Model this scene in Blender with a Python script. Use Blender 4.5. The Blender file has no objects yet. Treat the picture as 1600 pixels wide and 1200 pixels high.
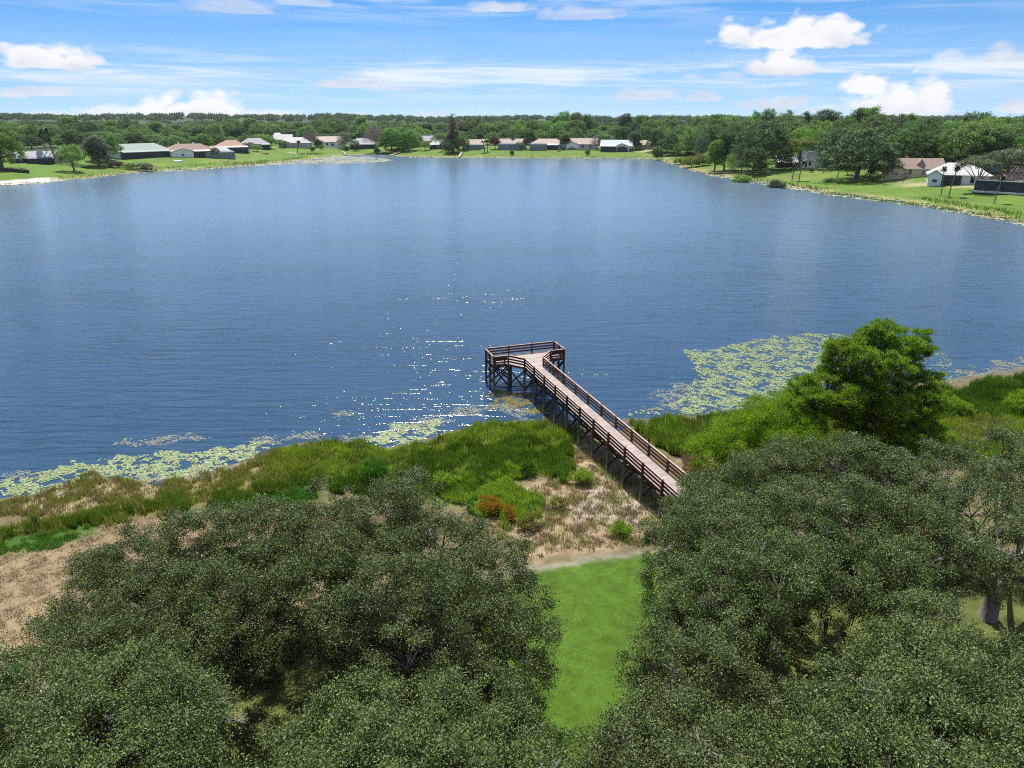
import bpy, math, random
import numpy as np
from mathutils import Vector, Matrix
R = math.radians
rng = np.random.default_rng(7)
random.seed(7)
col = bpy.context.scene.collection
# ------------------------------------------------------------------ camera model
F, HOR, CAMZ = 1110.0, 180.0, 30.0
PITCH = math.atan((600 - HOR) / F)
CP, SP = math.cos(PITCH), math.sin(PITCH)

def ray(px, py):
    return np.array([(px - 800) / F, CP + (600 - py) / F * SP, -SP + (600 - py) / F * CP])

def at_z(px, py, z):
    d = ray(px, py)
    return d * ((z - CAMZ) / d[2]) + np.array([0, 0, CAMZ])

def at_d(px, py, D):                      # point on the sight line at forward distance D
    d = ray(px, py)
    return d * (D / d[1]) + np.array([0, 0, CAMZ])

def depth_of(p):
    return p[1] * CP - (p[2] - CAMZ) * SP

# ------------------------------------------------------------------ terrain
SHORE_PX = [(-120, 800), (0, 778), (80, 765), (150, 735), (200, 752), (240, 746), (330, 738), (390, 715), (430, 700), (480, 690), (560, 688),
            (600, 698), (640, 692), (700, 672), (780, 660), (850, 662), (900, 668), (980, 655), (1080, 650), (1180, 638), (1220, 625), (1300, 612),
            (1420, 598), (1480, 592), (1540, 582), (1600, 574), (1800, 560), (2100, 520), (2300, 440), (2000, 385), (1750, 360),
            (1600, 347), (1500, 328), (1400, 313), (1300, 302), (1250, 293), (1180, 283), (1100, 270), (1060, 258), (1020, 248),
            (960, 247), (900, 247), (800, 246), (700, 245.5), (620, 244), (600, 242), (560, 241.5), (520, 244), (480, 249), (440, 253), (330, 263), (240, 267), (190, 271), (130, 279), (60, 286), (0, 290),
            (-150, 312), (-400, 370), (-600, 480), (-500, 640)]
SHORE = np.array([at_z(x, y, 0)[:2] for x, y in SHORE_PX])

def poly_sd(P, x, y):
    """signed distance to a polygon, positive outside"""
    x = np.asarray(x, float); y = np.asarray(y, float)
    d2 = np.full(x.shape, 1e18); inside = np.zeros(x.shape, bool)
    n = len(P)
    for i in range(n):
        ax, ay = P[i]; bx, by = P[(i + 1) % n]
        ex, ey = bx - ax, by - ay
        wx, wy = x - ax, y - ay
        t = np.clip((wx * ex + wy * ey) / (ex * ex + ey * ey + 1e-12), 0, 1)
        d2 = np.minimum(d2, (wx - ex * t) ** 2 + (wy - ey * t) ** 2)
        c = ((ay > y) != (by > y)) & (x < (bx - ax) * (y - ay) / ((by - ay) if abs(by - ay) > 1e-9 else 1e-9) + ax)
        inside ^= c
    d = np.sqrt(d2)
    return np.where(inside, -d, d)

def sstep(a, b, x):
    t = np.clip((np.asarray(x, float) - a) / (b - a), 0, 1)
    return t * t * (3 - 2 * t)

def wob(x, y, s, k=0.0):
    return (np.sin(x / s * 1.7 + 1.3 + k + 1.5 * np.sin(y / s * .9 + k)) + np.sin(y / s * 2.1 + 4.1 + k * 2 + 1.3 * np.sin(x / s * 1.3)) + np.sin((x + y) / s * 3.3 + k) * .5) / 2.5

def land(x, y):
    x = np.asarray(x, float); y = np.asarray(y, float)
    w = sstep(110, 180, y)
    return poly_sd(SHORE, x, y) + wob(x, y, 3.0) * .45 * (1 - w) + wob(x, y, 14.0) * 2.0 * w

def height(x, y, sd=None):
    x = np.asarray(x, float); y = np.asarray(y, float)
    if sd is None: sd = land(x, y)
    w = sstep(110, 180, y)
    zn = np.interp(sd, [-20, 0, 3, 14, 29, 60, 400], [-2.2, 0, .12, .55, 1.5, 2.0, 3.0]) + np.where(sd > 1, wob(x, y, 2.3, 2) * .07 + wob(x, y, 7, 5) * .1, 0)
    zf = np.interp(sd, [-20, 0, 2, 10, 55, 150, 400, 1000, 3000], [-2.2, 0, .3, 1.1, 5.3, 6.3, 7, 5.5, 5]) + np.where(sd > 4, wob(x, y, 30, 1) * .25, 0)
    az = np.degrees(np.arctan2(x, np.maximum(y, 1)))
    zf = zf + sstep(1500, 3200, np.hypot(x, y)) * (9 * sstep(-6, -16, az) + 3 + 3 * np.sin(az * .5 + 1) + 2 * np.sin(az * 1.3))
    return zn * (1 - w) + zf * w

def hz(x, y):
    return float(height(np.array([x]), np.array([y]))[0])

_T = np.concatenate([np.arange(18, 140, .25), np.geomspace(140, 5000, 1600)])
def ground(px, py):
    """where the sight line of a pixel meets the terrain"""
    d = ray(px, py)
    P = d[None, :] * _T[:, None]
    P[:, 2] += CAMZ
    g = np.maximum(height(P[:, 0], P[:, 1]), 0.0)
    i = np.argmax(P[:, 2] <= g)
    if P[i, 2] > g[i]: i = len(_T) - 1
    if i == 0: return P[0]
    a = P[i - 1, 2] - g[i - 1]; b = g[i] - P[i, 2]
    t = a / (a + b + 1e-9)
    return P[i - 1] * (1 - t) + P[i] * t

# ------------------------------------------------------------------ tags
def tag(o, label=None, cat=None, group=None, kind=None):
    if label: o['label'] = label
    if cat: o['category'] = cat
    if group: o['group'] = group
    if kind: o['kind'] = kind
    return o

def empty(name, loc=(0, 0, 0), rz=0.0):
    o = bpy.data.objects.new(name, None); col.objects.link(o)
    o.location = loc; o.rotation_euler = (0, 0, rz); o.empty_display_size = .3
    return o

def link(name, me, m=None, parent=None, loc=None):
    o = bpy.data.objects.new(name, me); col.objects.link(o)
    if m is not None:
        if len(me.materials) == 0: me.materials.append(m)
        elif me.materials[0] != m:
            o.material_slots[0].link = 'OBJECT'; o.material_slots[0].material = m
    if parent is not None: o.parent = parent
    if loc is not None: o.location = loc
    return o

# ------------------------------------------------------------------ mesh helpers
def np_mesh(name, V, faces_flat, starts, smooth=False):
    me = bpy.data.meshes.new(name)
    V = np.ascontiguousarray(V, np.float32)
    me.vertices.add(len(V)); me.vertices.foreach_set('co', V.ravel())
    me.loops.add(len(faces_flat)); me.loops.foreach_set('vertex_index', np.ascontiguousarray(faces_flat, np.int32))
    me.polygons.add(len(starts)); me.polygons.foreach_set('loop_start', np.ascontiguousarray(starts, np.int32))
    if smooth: me.polygons.foreach_set('use_smooth', np.ones(len(starts), bool))
    me.update(calc_edges=True)
    return me

def quads_mesh(name, Q):
    n = len(Q)
    return np_mesh(name, Q.reshape(-1, 3), np.arange(4 * n), np.arange(n) * 4)

class MB:
    """collects solid shapes into one mesh"""
    def __init__(s): s.v = []; s.f = []
    def add(s, vs, fs):
        b = len(s.v); s.v += [tuple(map(float, p)) for p in vs]; s.f += [tuple(b + i for i in f) for f in fs]; return s
    def box(s, x0, x1, y0, y1, z0, z1):
        return s.add([(x0, y0, z0), (x1, y0, z0), (x1, y1, z0), (x0, y1, z0), (x0, y0, z1), (x1, y0, z1), (x1, y1, z1), (x0, y1, z1)],
                     [(0, 3, 2, 1), (4, 5, 6, 7), (0, 1, 5, 4), (1, 2, 6, 5), (2, 3, 7, 6), (3, 0, 4, 7)])
    def bar(s, a, b, w, h, up=(0, 0, 1)):
        a = Vector(a); b = Vector(b); d = (b - a).normalized(); up = Vector(up)
        if abs(d.dot(up)) > .97: up = Vector((1, 0, 0))
        x = d.cross(up).normalized() * w / 2; y = x.normalized().cross(d).normalized() * h / 2
        vs = [a - x - y, a + x - y, a + x + y, a - x + y, b - x - y, b + x - y, b + x + y, b - x + y]
        return s.add(vs, [(0, 3, 2, 1), (4, 5, 6, 7), (0, 1, 5, 4), (1, 2, 6, 5), (2, 3, 7, 6), (3, 0, 4, 7)])
    def tube(s, pts, rs, n=6):
        pts = [Vector(p) for p in pts]; rings = []
        for i, p in enumerate(pts):
            d = (pts[min(i + 1, len(pts) - 1)] - pts[max(i - 1, 0)])
            d = d.normalized() if d.length > 1e-6 else Vector((0, 0, 1))
            u = d.cross(Vector((0, 0, 1)) if abs(d.z) < .9 else Vector((1, 0, 0))).normalized(); w = d.cross(u)
            b = len(s.v); rings.append(b)
            for k in range(n):
                a = 2 * math.pi * k / n
                s.v.append(tuple(p + (u * math.cos(a) + w * math.sin(a)) * rs[i]))
        for i in range(len(rings) - 1):
            for k in range(n):
                s.f.append((rings[i] + k, rings[i] + (k + 1) % n, rings[i + 1] + (k + 1) % n, rings[i + 1] + k))
        s.f.append(tuple(rings[0] + k for k in range(n))); s.f.append(tuple(rings[-1] + k for k in reversed(range(n))))
        return s
    def mesh(s, name, smooth=False):
        me = bpy.data.meshes.new(name); me.from_pydata(s.v, [], s.f)
        if smooth: me.polygons.foreach_set('use_smooth', np.ones(len(s.f), bool))
        me.update(); return me
    def build(s, name, m, parent=None, smooth=False): return link(name, s.mesh(name, smooth), m, parent)

# ------------------------------------------------------------------ materials
def nodes_of(m):
    m.use_nodes = True; nt = m.node_tree; nt.nodes.clear(); return nt

def N(nt, t, **kw):
    n = nt.nodes.new(t)
    for k, v in kw.items():
        if k == 'ins':
            for a, b in v.items():
                if isinstance(b, bpy.types.NodeSocket): nt.links.new(b, n.inputs[a])
                else: n.inputs[a].default_value = b
        else: setattr(n, k, v)
    return n

def ramp(nt, fac, stops):
    r = N(nt, 'ShaderNodeValToRGB'); e = r.color_ramp.elements
    while len(e) > 1: e.remove(e[-1])
    e[0].position = stops[0][0]; e[0].color = (*stops[0][1], 1)
    for p, c in stops[1:]:
        q = e.new(p); q.color = (*c, 1)
    nt.links.new(fac, r.inputs[0]); return r.outputs[0]

def mat(name, c, rough=.7, var=.25, scale=3.0, c2=None, spec=.3, bump=0.0, stretch=(1, 1, 1), metal=0.0):
    """a surface whose colour wanders between two tones"""
    m = bpy.data.materials.new(name); nt = nodes_of(m)
    tc = N(nt, 'ShaderNodeTexCoord'); mp = N(nt, 'ShaderNodeMapping', ins={0: tc.outputs['Object'], 'Scale': stretch})
    nz = N(nt, 'ShaderNodeTexNoise', ins={'Vector': mp.outputs[0], 'Scale': scale, 'Detail': 5.0, 'Roughness': .65})
    lo = tuple(x * (1 - var) for x in c); hi = c2 if c2 else tuple(min(x * (1 + var), .95) for x in c)
    cl = ramp(nt, nz.outputs['Fac'], [(.3, lo), (.7, hi)])
    b = N(nt, 'ShaderNodeBsdfPrincipled', ins={'Base Color': cl, 'Roughness': rough, 'Specular IOR Level': spec, 'Metallic': metal})
    if bump:
        bp = N(nt, 'ShaderNodeBump', ins={'Strength': bump, 'Distance': .05, 'Height': nz.outputs['Fac']})
        nt.links.new(bp.outputs[0], b.inputs['Normal'])
    nt.links.new(b.outputs[0], N(nt, 'ShaderNodeOutputMaterial').inputs[0])
    return m

def leaf_mat(name, tones, trans=.3, rough=.5, spec=.35, obj_var=.0, patch=None, patch_scale=.25):
    """leaf-sized faces: each leaf takes its own tone; whole trees and patches drift a little in hue"""
    m = bpy.data.materials.new(name); nt = nodes_of(m)
    g = N(nt, 'ShaderNodeNewGeometry')
    k = len(tones)
    c = ramp(nt, g.outputs['Random Per Island'], [(i / max(k - 1, 1), t) for i, t in enumerate(tones)])
    if patch:
        tc = N(nt, 'ShaderNodeTexCoord')
        nz = N(nt, 'ShaderNodeTexNoise', ins={'Vector': tc.outputs['Object'], 'Scale': patch_scale, 'Detail': 3.0})
        f = N(nt, 'ShaderNodeMapRange', ins={'Value': nz.outputs['Fac'], 'From Min': .42, 'From Max': .62})
        mx = N(nt, 'ShaderNodeMix', data_type='RGBA', blend_type='MULTIPLY', ins={'Factor': f.outputs[0], 6: c, 7: (*patch, 1)})
        c = mx.outputs[2]
    if obj_var:
        oi = N(nt, 'ShaderNodeObjectInfo')
        hs = N(nt, 'ShaderNodeHueSaturation', ins={'Color': c})
        h = N(nt, 'ShaderNodeMapRange', ins={'Value': oi.outputs['Random'], 'To Min': .5 - obj_var * .02, 'To Max': .5 + obj_var * .05})
        w = N(nt, 'ShaderNodeMath', operation='MULTIPLY', ins={0: oi.outputs['Random'], 1: 7.31})
        w2 = N(nt, 'ShaderNodeMath', operation='FRACT', ins={0: w.outputs[0]})
        v = N(nt, 'ShaderNodeMapRange', ins={'Value': w2.outputs[0], 'To Min': 1 - obj_var * .45, 'To Max': 1 + obj_var * .5})
        nt.links.new(h.outputs[0], hs.inputs['Hue']); nt.links.new(v.outputs[0], hs.inputs['Value'])
        c = hs.outputs[0]
    b = N(nt, 'ShaderNodeBsdfPrincipled', ins={'Base Color': c, 'Roughness': rough, 'Specular IOR Level': spec})
    t = N(nt, 'ShaderNodeBsdfTranslucent', ins={'Color': c})
    mx = N(nt, 'ShaderNodeMixShader', ins={0: trans, 1: b.outputs[0], 2: t.outputs[0]})
    nt.links.new(mx.outputs[0], N(nt, 'ShaderNodeOutputMaterial').inputs[0])
    return m

M = {}
M['oak'] = leaf_mat('oak_leaves', [(.030, .046, .014), (.062, .094, .025), (.102, .140, .040), (.165, .205, .078)], .12, .5, .2, 0, (.9, .95, .8), .3)
M['oak_fresh'] = leaf_mat('oak_leaves_fresh', [(.032, .052, .015), (.07, .112, .027), (.115, .168, .044), (.185, .235, .085)], .14, .5, .2, 0, (.88, .92, .85), .3)
M['cypress'] = leaf_mat('cypress_needles', [(.09, .185, .016), (.145, .275, .022), (.21, .35, .035)], .52, .55, .2, 0, (1.1, .95, .9), .4)
M['willow'] = leaf_mat('willow_leaves', [(.13, .235, .016), (.195, .335, .022), (.27, .40, .035)], .45, .5, .2)
M['far_oak'] = leaf_mat('far_oak_leaves', [(0.071, 0.127, 0.035), (0.120, 0.199, 0.048), (0.174, 0.270, 0.063)], .3, .6, .15, .6)
M['far_green'] = leaf_mat('far_green_leaves', [(0.088, 0.174, 0.028), (0.143, 0.262, 0.041), (0.206, 0.349, 0.057)], .3, .6, .15, .5)
M['far_dark'] = leaf_mat('far_dark_leaves', [(0.044, 0.083, 0.028), (0.073, 0.127, 0.041), (0.111, 0.183, 0.057)], .25, .6, .15, .4)
M['far_yellow'] = leaf_mat('far_yellow_leaves', [(.10, .14, .02), (.16, .2, .03), (.22, .26, .05)], .3, .6, .2, .3)
M['far_grey'] = leaf_mat('far_grey_leaves', [(0.073, 0.104, 0.055), (0.110, 0.146, 0.073), (0.159, 0.195, 0.110)], .25, .6, .2, .4)
M['distant'] = leaf_mat('distant_wood_leaves', [(.055, .10, .03), (.07, .12, .036), (.085, .14, .04)], .2, .9, .03)
M['red_leaf'] = leaf_mat('dark_red_leaves', [(.05, .018, .02), (.08, .028, .03), (.06, .035, .03)], .2, .6, .2, .2)
M['rust'] = leaf_mat('rusty_needles', [(.06, .03, .028), (.1, .05, .045), (.08, .045, .03)], .2, .7, .2)
M['pinkish'] = leaf_mat('bare_pinkish_twigs', [(0.176, 0.128, 0.120), (0.240, 0.184, 0.176), (0.208, 0.160, 0.136)], .1, .8, .2)
M['mauve'] = leaf_mat('bare_mauve_twigs', [(.12, .09, .1), (.17, .13, .14), (.15, .12, .11)], .1, .8, .2)
M['palm'] = leaf_mat('palm_fronds', [(.04, .07, .02), (.07, .11, .03), (.12, .15, .06)], .2, .5, .35)
M['bark'] = mat('oak_bark', (.15, .135, .115), .9, .4, 8, bump=.5)
M['bark_pale'] = mat('pale_bark', (.36, .33, .29), .9, .3, 6)
M['twig'] = mat('dead_twig', (.30, .29, .27), .9, .3, 6)
M['moss'] = leaf_mat('hanging_moss_clumps', [(.12, .11, .085), (.17, .16, .125), (.22, .2, .16)], .2, .9, .1)
M['reed'] = leaf_mat('reed_blades', [(.05, .11, .010), (.085, .175, .014), (.14, .24, .02)], .45, .5, .2, 0, (.5, .58, .6), .22)
M['limegrass'] = leaf_mat('lime_grass_blades', [(.15, .26, .018), (.23, .37, .025), (.34, .41, .05)], .45, .5, .3)
M['olivegrass'] = leaf_mat('olive_grass_blades', [(.12, .155, .022), (.2, .23, .036), (.30, .28, .06)], .4, .6, .2)
M['brightgrass'] = leaf_mat('bright_grass_blades', [(0.043, 0.136, 0.010), (0.068, 0.204, 0.014), (0.111, 0.255, 0.025)], .3, .5, .3)
M['drygrass'] = leaf_mat('dry_grass_blades', [(.2, .135, .08), (.27, .195, .12), (.32, .25, .165), (.14, .09, .05)], .2, .8, .15)
M['lawnblade'] = leaf_mat('lawn_blades', [(.032, .080, .007), (.049, .112, .009), (.074, .138, .013)], .3, .5, .2, 0, (1.25, 1.0, .9), .3)
M['orange'] = leaf_mat('orange_foliage', [(.34, .11, .012), (.42, .2, .02), (.3, .25, .03), (.14, .18, .02)], .4, .6, .15)
M['weed'] = leaf_mat('water_weed', [(0.072, 0.060, 0.016), (0.120, 0.104, 0.028), (0.192, 0.160, 0.056), (0.048, 0.044, 0.016)], .1, .8, .2)
M['scum'] = leaf_mat('pale_algae', [(.13, .15, .14), (.17, .185, .16), (.2, .2, .165)], .1, .8, .2)
M['pad'] = leaf_mat('lily_pad_leaf', [(.10, .17, .055), (.17, .25, .09), (.23, .30, .13), (.27, .29, .14), (.17, .13, .06)], .12, .4, .4)
M['farpad'] = leaf_mat('far_lily_pads', [(0.216, 0.216, 0.072), (0.288, 0.288, 0.130), (0.346, 0.346, 0.202), (0.245, 0.259, 0.115)], .1, .6, .3)
M['farmat'] = leaf_mat('pale_lily_mat', [(.24, .26, .17), (.30, .31, .22), (.35, .35, .27)], .1, .6, .2)
M['deck'] = leaf_mat('deck_boards', [(.245, .205, .185), (.31, .26, .237), (.35, .295, .27), (.28, .24, .22)], 0, .8, .2, 0, (.84, .84, .86), 1.1)
M['stain'] = mat('red_brown_stain', (.088, .034, .024), .65, .3, 3.0)
M['railcap'] = mat('sunlit_rail_cap', (0.324, 0.225, 0.180), .7, .2, 3.0)  # paler than the stained boards: sunlit top put into the cap colour
M['pile'] = mat('weathered_pile', (.15, .125, .105), .85, .35, 4.0, stretch=(1, 1, .3))
M['brace'] = mat('dark_brace_timber', (.06, .042, .034), .8, .3, 4.0)
exec_after = []
# ------------------------------------------------------------------ camera, sun, sky
sc = bpy.context.scene
cam = bpy.data.objects.new('camera', bpy.data.cameras.new('camera')); col.objects.link(cam)
cam.location = (0, 0, CAMZ); cam.rotation_euler = (math.pi / 2 - PITCH, 0, 0)
cam.data.sensor_width = 36; cam.data.lens = 36 * F / 1600; cam.data.clip_start = .5; cam.data.clip_end = 20000
sc.camera = cam
SUN_AZ, SUN_EL = -9.0, 60.0                      # degrees left of the view axis, above the horizon
sd_ = Vector((math.sin(R(SUN_AZ)) * math.cos(R(SUN_EL)), math.cos(R(SUN_AZ)) * math.cos(R(SUN_EL)), math.sin(R(SUN_EL))))
sun = bpy.data.objects.new('sun', bpy.data.lights.new('sun', 'SUN')); col.objects.link(sun)
sun.data.energy = 5.0; sun.data.angle = R(.53); sun.data.color = (1, .955, .89)
sun.rotation_euler = sd_.to_track_quat('Z', 'Y').to_euler()

def px_dir(px, py):
    d = ray(px, py); d = d / np.linalg.norm(d)
    return math.degrees(math.atan2(d[0], d[1])), math.degrees(math.asin(d[2]))

def build_world():
    w = bpy.data.worlds.new('World'); sc.world = w; w.use_nodes = True
    nt = w.node_tree; nt.nodes.clear()
    tc = N(nt, 'ShaderNodeTexCoord'); D = tc.outputs['Generated']
    sx = N(nt, 'ShaderNodeSeparateXYZ', ins={0: D})
    def mth(op, a, b=None, c=None, clamp=False):
        n = N(nt, 'ShaderNodeMath', operation=op, use_clamp=clamp)
        for i, q in enumerate((a, b, c)):
            if q is None: continue
            if isinstance(q, bpy.types.NodeSocket): nt.links.new(q, n.inputs[i])
            else: n.inputs[i].default_value = q
        return n.outputs[0]
    az = mth('MULTIPLY', mth('ARCTAN2', sx.outputs[0], sx.outputs[1]), 57.29578)
    el = mth('MULTIPLY', mth('ARCSINE', sx.outputs[2]), 57.29578)
    sky = N(nt, 'ShaderNodeTexSky', sky_type='NISHITA', sun_disc=False)
    sky.sun_elevation = R(SUN_EL); sky.sun_rotation = R(SUN_AZ); sky.altitude = 800; sky.air_density = 1.0; sky.dust_density = .3; sky.ozone_density = 3.0
    # clear dry air: look the sky up a little higher than the sight line, so the low sky keeps its blue
    zz = mth('ADD', mth('MULTIPLY', mth('MAXIMUM', sx.outputs[2], 0.0), 1.6), .11)
    v = N(nt, 'ShaderNodeCombineXYZ', ins={0: sx.outputs[0], 1: sx.outputs[1], 2: zz})
    vn = N(nt, 'ShaderNodeVectorMath', operation='NORMALIZE', ins={0: v.outputs[0]})
    nt.links.new(vn.outputs[0], sky.inputs[0])
    hs = N(nt, 'ShaderNodeHueSaturation', ins={'Saturation': 1.34, 'Hue': .498, 'Value': 1.0, 'Color': sky.outputs[0]})
    pale = N(nt, 'ShaderNodeMapRange', interpolation_type='SMOOTHSTEP', ins={0: el, 1: -.5, 2: 9.0, 3: .62, 4: .0}).outputs[0]
    base = N(nt, 'ShaderNodeMix', data_type='RGBA', ins={'Factor': pale, 6: hs.outputs[0], 7: (3.7, 5.0, 6.5, 1)}).outputs[2]
    # cloud fields in sky directions
    uv = N(nt, 'ShaderNodeCombineXYZ', ins={0: az, 1: mth('MULTIPLY', el, 1.7), 2: 0.0})
    n1 = N(nt, 'ShaderNodeTexNoise', ins={'Vector': uv.outputs[0], 'Scale': .55, 'Detail': 8.0, 'Roughness': .58})
    n2 = N(nt, 'ShaderNodeTexNoise', ins={'Vector': uv.outputs[0], 'Scale': .16, 'Detail': 5.0, 'Roughness': .5, 'Distortion': .3})
    vo = N(nt, 'ShaderNodeTexVoronoi', feature='SMOOTH_F1', ins={'Vector': N(nt, 'ShaderNodeVectorMath', operation='ADD', ins={0: uv.outputs[0], 1: N(nt, 'ShaderNodeVectorMath', operation='SCALE', ins={0: n1.outputs['Color'], 'Scale': 1.2}).outputs[0]}).outputs[0], 'Scale': .85, 'Smoothness': .35})
    puff = mth('SUBTRACT', .66, mth('ADD', mth('MULTIPLY', vo.outputs['Distance'], .36), mth('MULTIPLY', n1.outputs['Fac'], .85)))
    CL = [  # px centre x, base y, half width, height up, soft
        (70, 101, 100, 50, 1.0), (120, 98, 55, 34, .9), (60, 147, 66, 18, .7), (15, 150, 34, 20, .8), (290, 183, 170, 40, 1.0), (330, 180, 90, 48, 1.0), (420, 184, 70, 20, .8), (190, 180, 90, 26, .8),
        (80, 185, 80, 16, .7), (550, 135, 85, 18, .65), (610, 140, 60, 13, .5), (675, 190, 60, 17, .75), (545, 182, 40, 12, .6), (1240, 68, 150, 56, 1.0), (1290, 62, 90, 44, .9), (1150, 62, 42, 42, .9), (1225, 110, 78, 46, .95), (1010, 153, 80, 22, .75), (1095, 156, 42, 18, .75),
        (1400, 178, 115, 68, 1.0), (1455, 172, 45, 66, 1.0), (1350, 142, 60, 38, .9), (1210, 168, 75, 26, .75), (1480, 92, 36, 18, .5), (1565, 93, 40, 34, .8), (1590, 174, 60, 26, .85), (1290, 174, 70, 20, .6),
        (905, 27, 80, 26, .5), (780, 16, 70, 20, .7), (380, 18, 95, 24, .55), (480, 8, 70, 14, .5), (1140, 120, 30, 12, .4), (1080, 122, 22, 10, .4),
        (-250, 120, 200, 60, 1.0), (1900, 150, 220, 70, 1.0)]
    base3 = N(nt, 'ShaderNodeCombineXYZ', ins={0: az, 1: el, 2: el}).outputs[0]
    puffed = mth('MULTIPLY', puff, 1.35)
    dens = None; shade = None
    for lo, hi, amount in ((.85, 1.1, 1.0), (.65, .85, .78), (0, .65, .5)):
        dmin = None
        for cx, by, hw, hh, soft in CL:
            if not lo <= soft < hi: continue
            a0, e0 = px_dir(cx, by); a1, _ = px_dir(cx + hw, by); _, e1 = px_dir(cx, by - hh)
            su, sv = 1 / abs(a1 - a0), 1 / abs(e1 - e0)
            p = N(nt, 'ShaderNodeVectorMath', operation='MULTIPLY_ADD', ins={0: base3, 1: (su, sv, sv * 4.5), 2: (-a0 * su, -e0 * sv, -e0 * sv * 4.5)}).outputs[0]
            q = N(nt, 'ShaderNodeVectorMath', operation='MINIMUM', ins={0: p, 1: (1e6, 1e6, 0)}).outputs[0]
            d = N(nt, 'ShaderNodeVectorMath', operation='LENGTH', ins={0: q}).outputs['Value']
            dmin = d if dmin is None else mth('MINIMUM', dmin, d)
            if soft >= .9 and 0 < cx < 1600:
                s = mth('MULTIPLY', mth('SUBTRACT', 1.6, d, clamp=True), mth('MULTIPLY_ADD', el, sv * .85, .3 - e0 * sv * .85))
                shade = s if shade is None else mth('MAXIMUM', shade, s)
        f = mth('MULTIPLY', mth('ADD', mth('SUBTRACT', .78, dmin), puffed), 3.0, clamp=True)
        f = mth('MULTIPLY', f, amount)
        dens = f if dens is None else mth('MAXIMUM', dens, f)
    shade = mth('ADD', shade, mth('MULTIPLY', mth('SUBTRACT', n1.outputs['Fac'], .42), 1.2))
    # thin streaked cirrus, long along the horizon
    uc = N(nt, 'ShaderNodeCombineXYZ', ins={0: mth('MULTIPLY', az, .055), 1: mth('ADD', mth('MULTIPLY', el, .85), mth('MULTIPLY', az, .012)), 2: 3.7})
    nc = N(nt, 'ShaderNodeTexNoise', ins={'Vector': uc.outputs[0], 'Scale': 1.5, 'Detail': 7.0, 'Roughness': .62, 'Distortion': .5})
    band = lambda lo, mid, hi: mth('MULTIPLY', N(nt, 'ShaderNodeMapRange', interpolation_type='SMOOTHSTEP', ins={0: el, 1: lo, 2: mid}).outputs[0],
                                   N(nt, 'ShaderNodeMapRange', interpolation_type='SMOOTHSTEP', ins={0: el, 1: mid, 2: hi, 3: 1.0, 4: 0.0}).outputs[0])
    cir = mth('MULTIPLY', N(nt, 'ShaderNodeMapRange', interpolation_type='SMOOTHSTEP', ins={0: nc.outputs['Fac'], 1: .41, 2: .67}).outputs[0],
              mth('ADD', mth('MULTIPLY', band(.6, 2.7, 4.6), .95), mth('ADD', mth('MULTIPLY', band(5.6, 8.5, 14.0), .6), .10)))
    high = mth('MULTIPLY', N(nt, 'ShaderNodeMapRange', interpolation_type='SMOOTHSTEP', ins={0: n2.outputs['Fac'], 1: .36, 2: .66}).outputs[0],
               N(nt, 'ShaderNodeMapRange', ins={0: el, 1: 8.5, 2: 15.0}).outputs[0])  # cloud added above the frame to brighten the lake's reflection and the ambient light
    cir = mth('MAXIMUM', cir, mth('MULTIPLY', high, .9))
    cir = mth('MAXIMUM', cir, N(nt, 'ShaderNodeMapRange', ins={0: el, 1: 42.0, 2: 70.0, 3: 0.0, 4: .85}).outputs[0])     # unseen cloud white overhead, added to whiten the ambient light
    dens = mth('MAXIMUM', dens, 0.0)
    ccol = N(nt, 'ShaderNodeMix', data_type='RGBA', ins={'Factor': mth('MULTIPLY', shade, 1.5, clamp=True), 6: (4.7, 5.0, 5.8, 1), 7: (6.7, 6.7, 6.75, 1)})
    m1 = N(nt, 'ShaderNodeMix', data_type='RGBA', ins={'Factor': mth('MULTIPLY', cir, .9, clamp=True), 6: base, 7: (6.0, 6.4, 6.9, 1)})
    m2 = N(nt, 'ShaderNodeMix', data_type='RGBA', ins={'Factor': mth('MULTIPLY', dens, .96, clamp=True), 6: m1.outputs[2], 7: ccol.outputs[2]})
    bg = N(nt, 'ShaderNodeBackground', ins={0: m2.outputs[2], 1: .087})
    nt.links.new(bg.outputs[0], N(nt, 'ShaderNodeOutputWorld').inputs[0])
build_world()
sc.world.cycles.sampling_method = 'MANUAL'; sc.world.cycles.sample_map_resolution = 256
sc.view_settings.view_transform = 'Standard'; sc.view_settings.look = 'None'; sc.view_settings.exposure = 0.75; sc.view_settings.gamma = 1.0
sc.render.engine = 'CYCLES'; sc.cycles.max_bounces = 6; sc.cycles.diffuse_bounces = 3; sc.cycles.glossy_bounces = 2; sc.cycles.transmission_bounces = 3
sc.cycles.transparent_max_bounces = 6; sc.cycles.volume_bounces = 0; sc.cycles.caustics_reflective = False; sc.cycles.caustics_refractive = False
sc.cycles.use_denoising = False; sc.cycles.pixel_filter_type = 'BLACKMAN_HARRIS'; sc.cycles.filter_width = 1.0; sc.cycles.sample_clamp_indirect = 6.0; sc.cycles.use_adaptive_sampling = True; sc.cycles.adaptive_threshold = .02

# ------------------------------------------------------------------ ground
def px_poly(pts, z=.8):
    return np.array([at_z(a, b, z)[:2] for a, b in pts])

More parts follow.
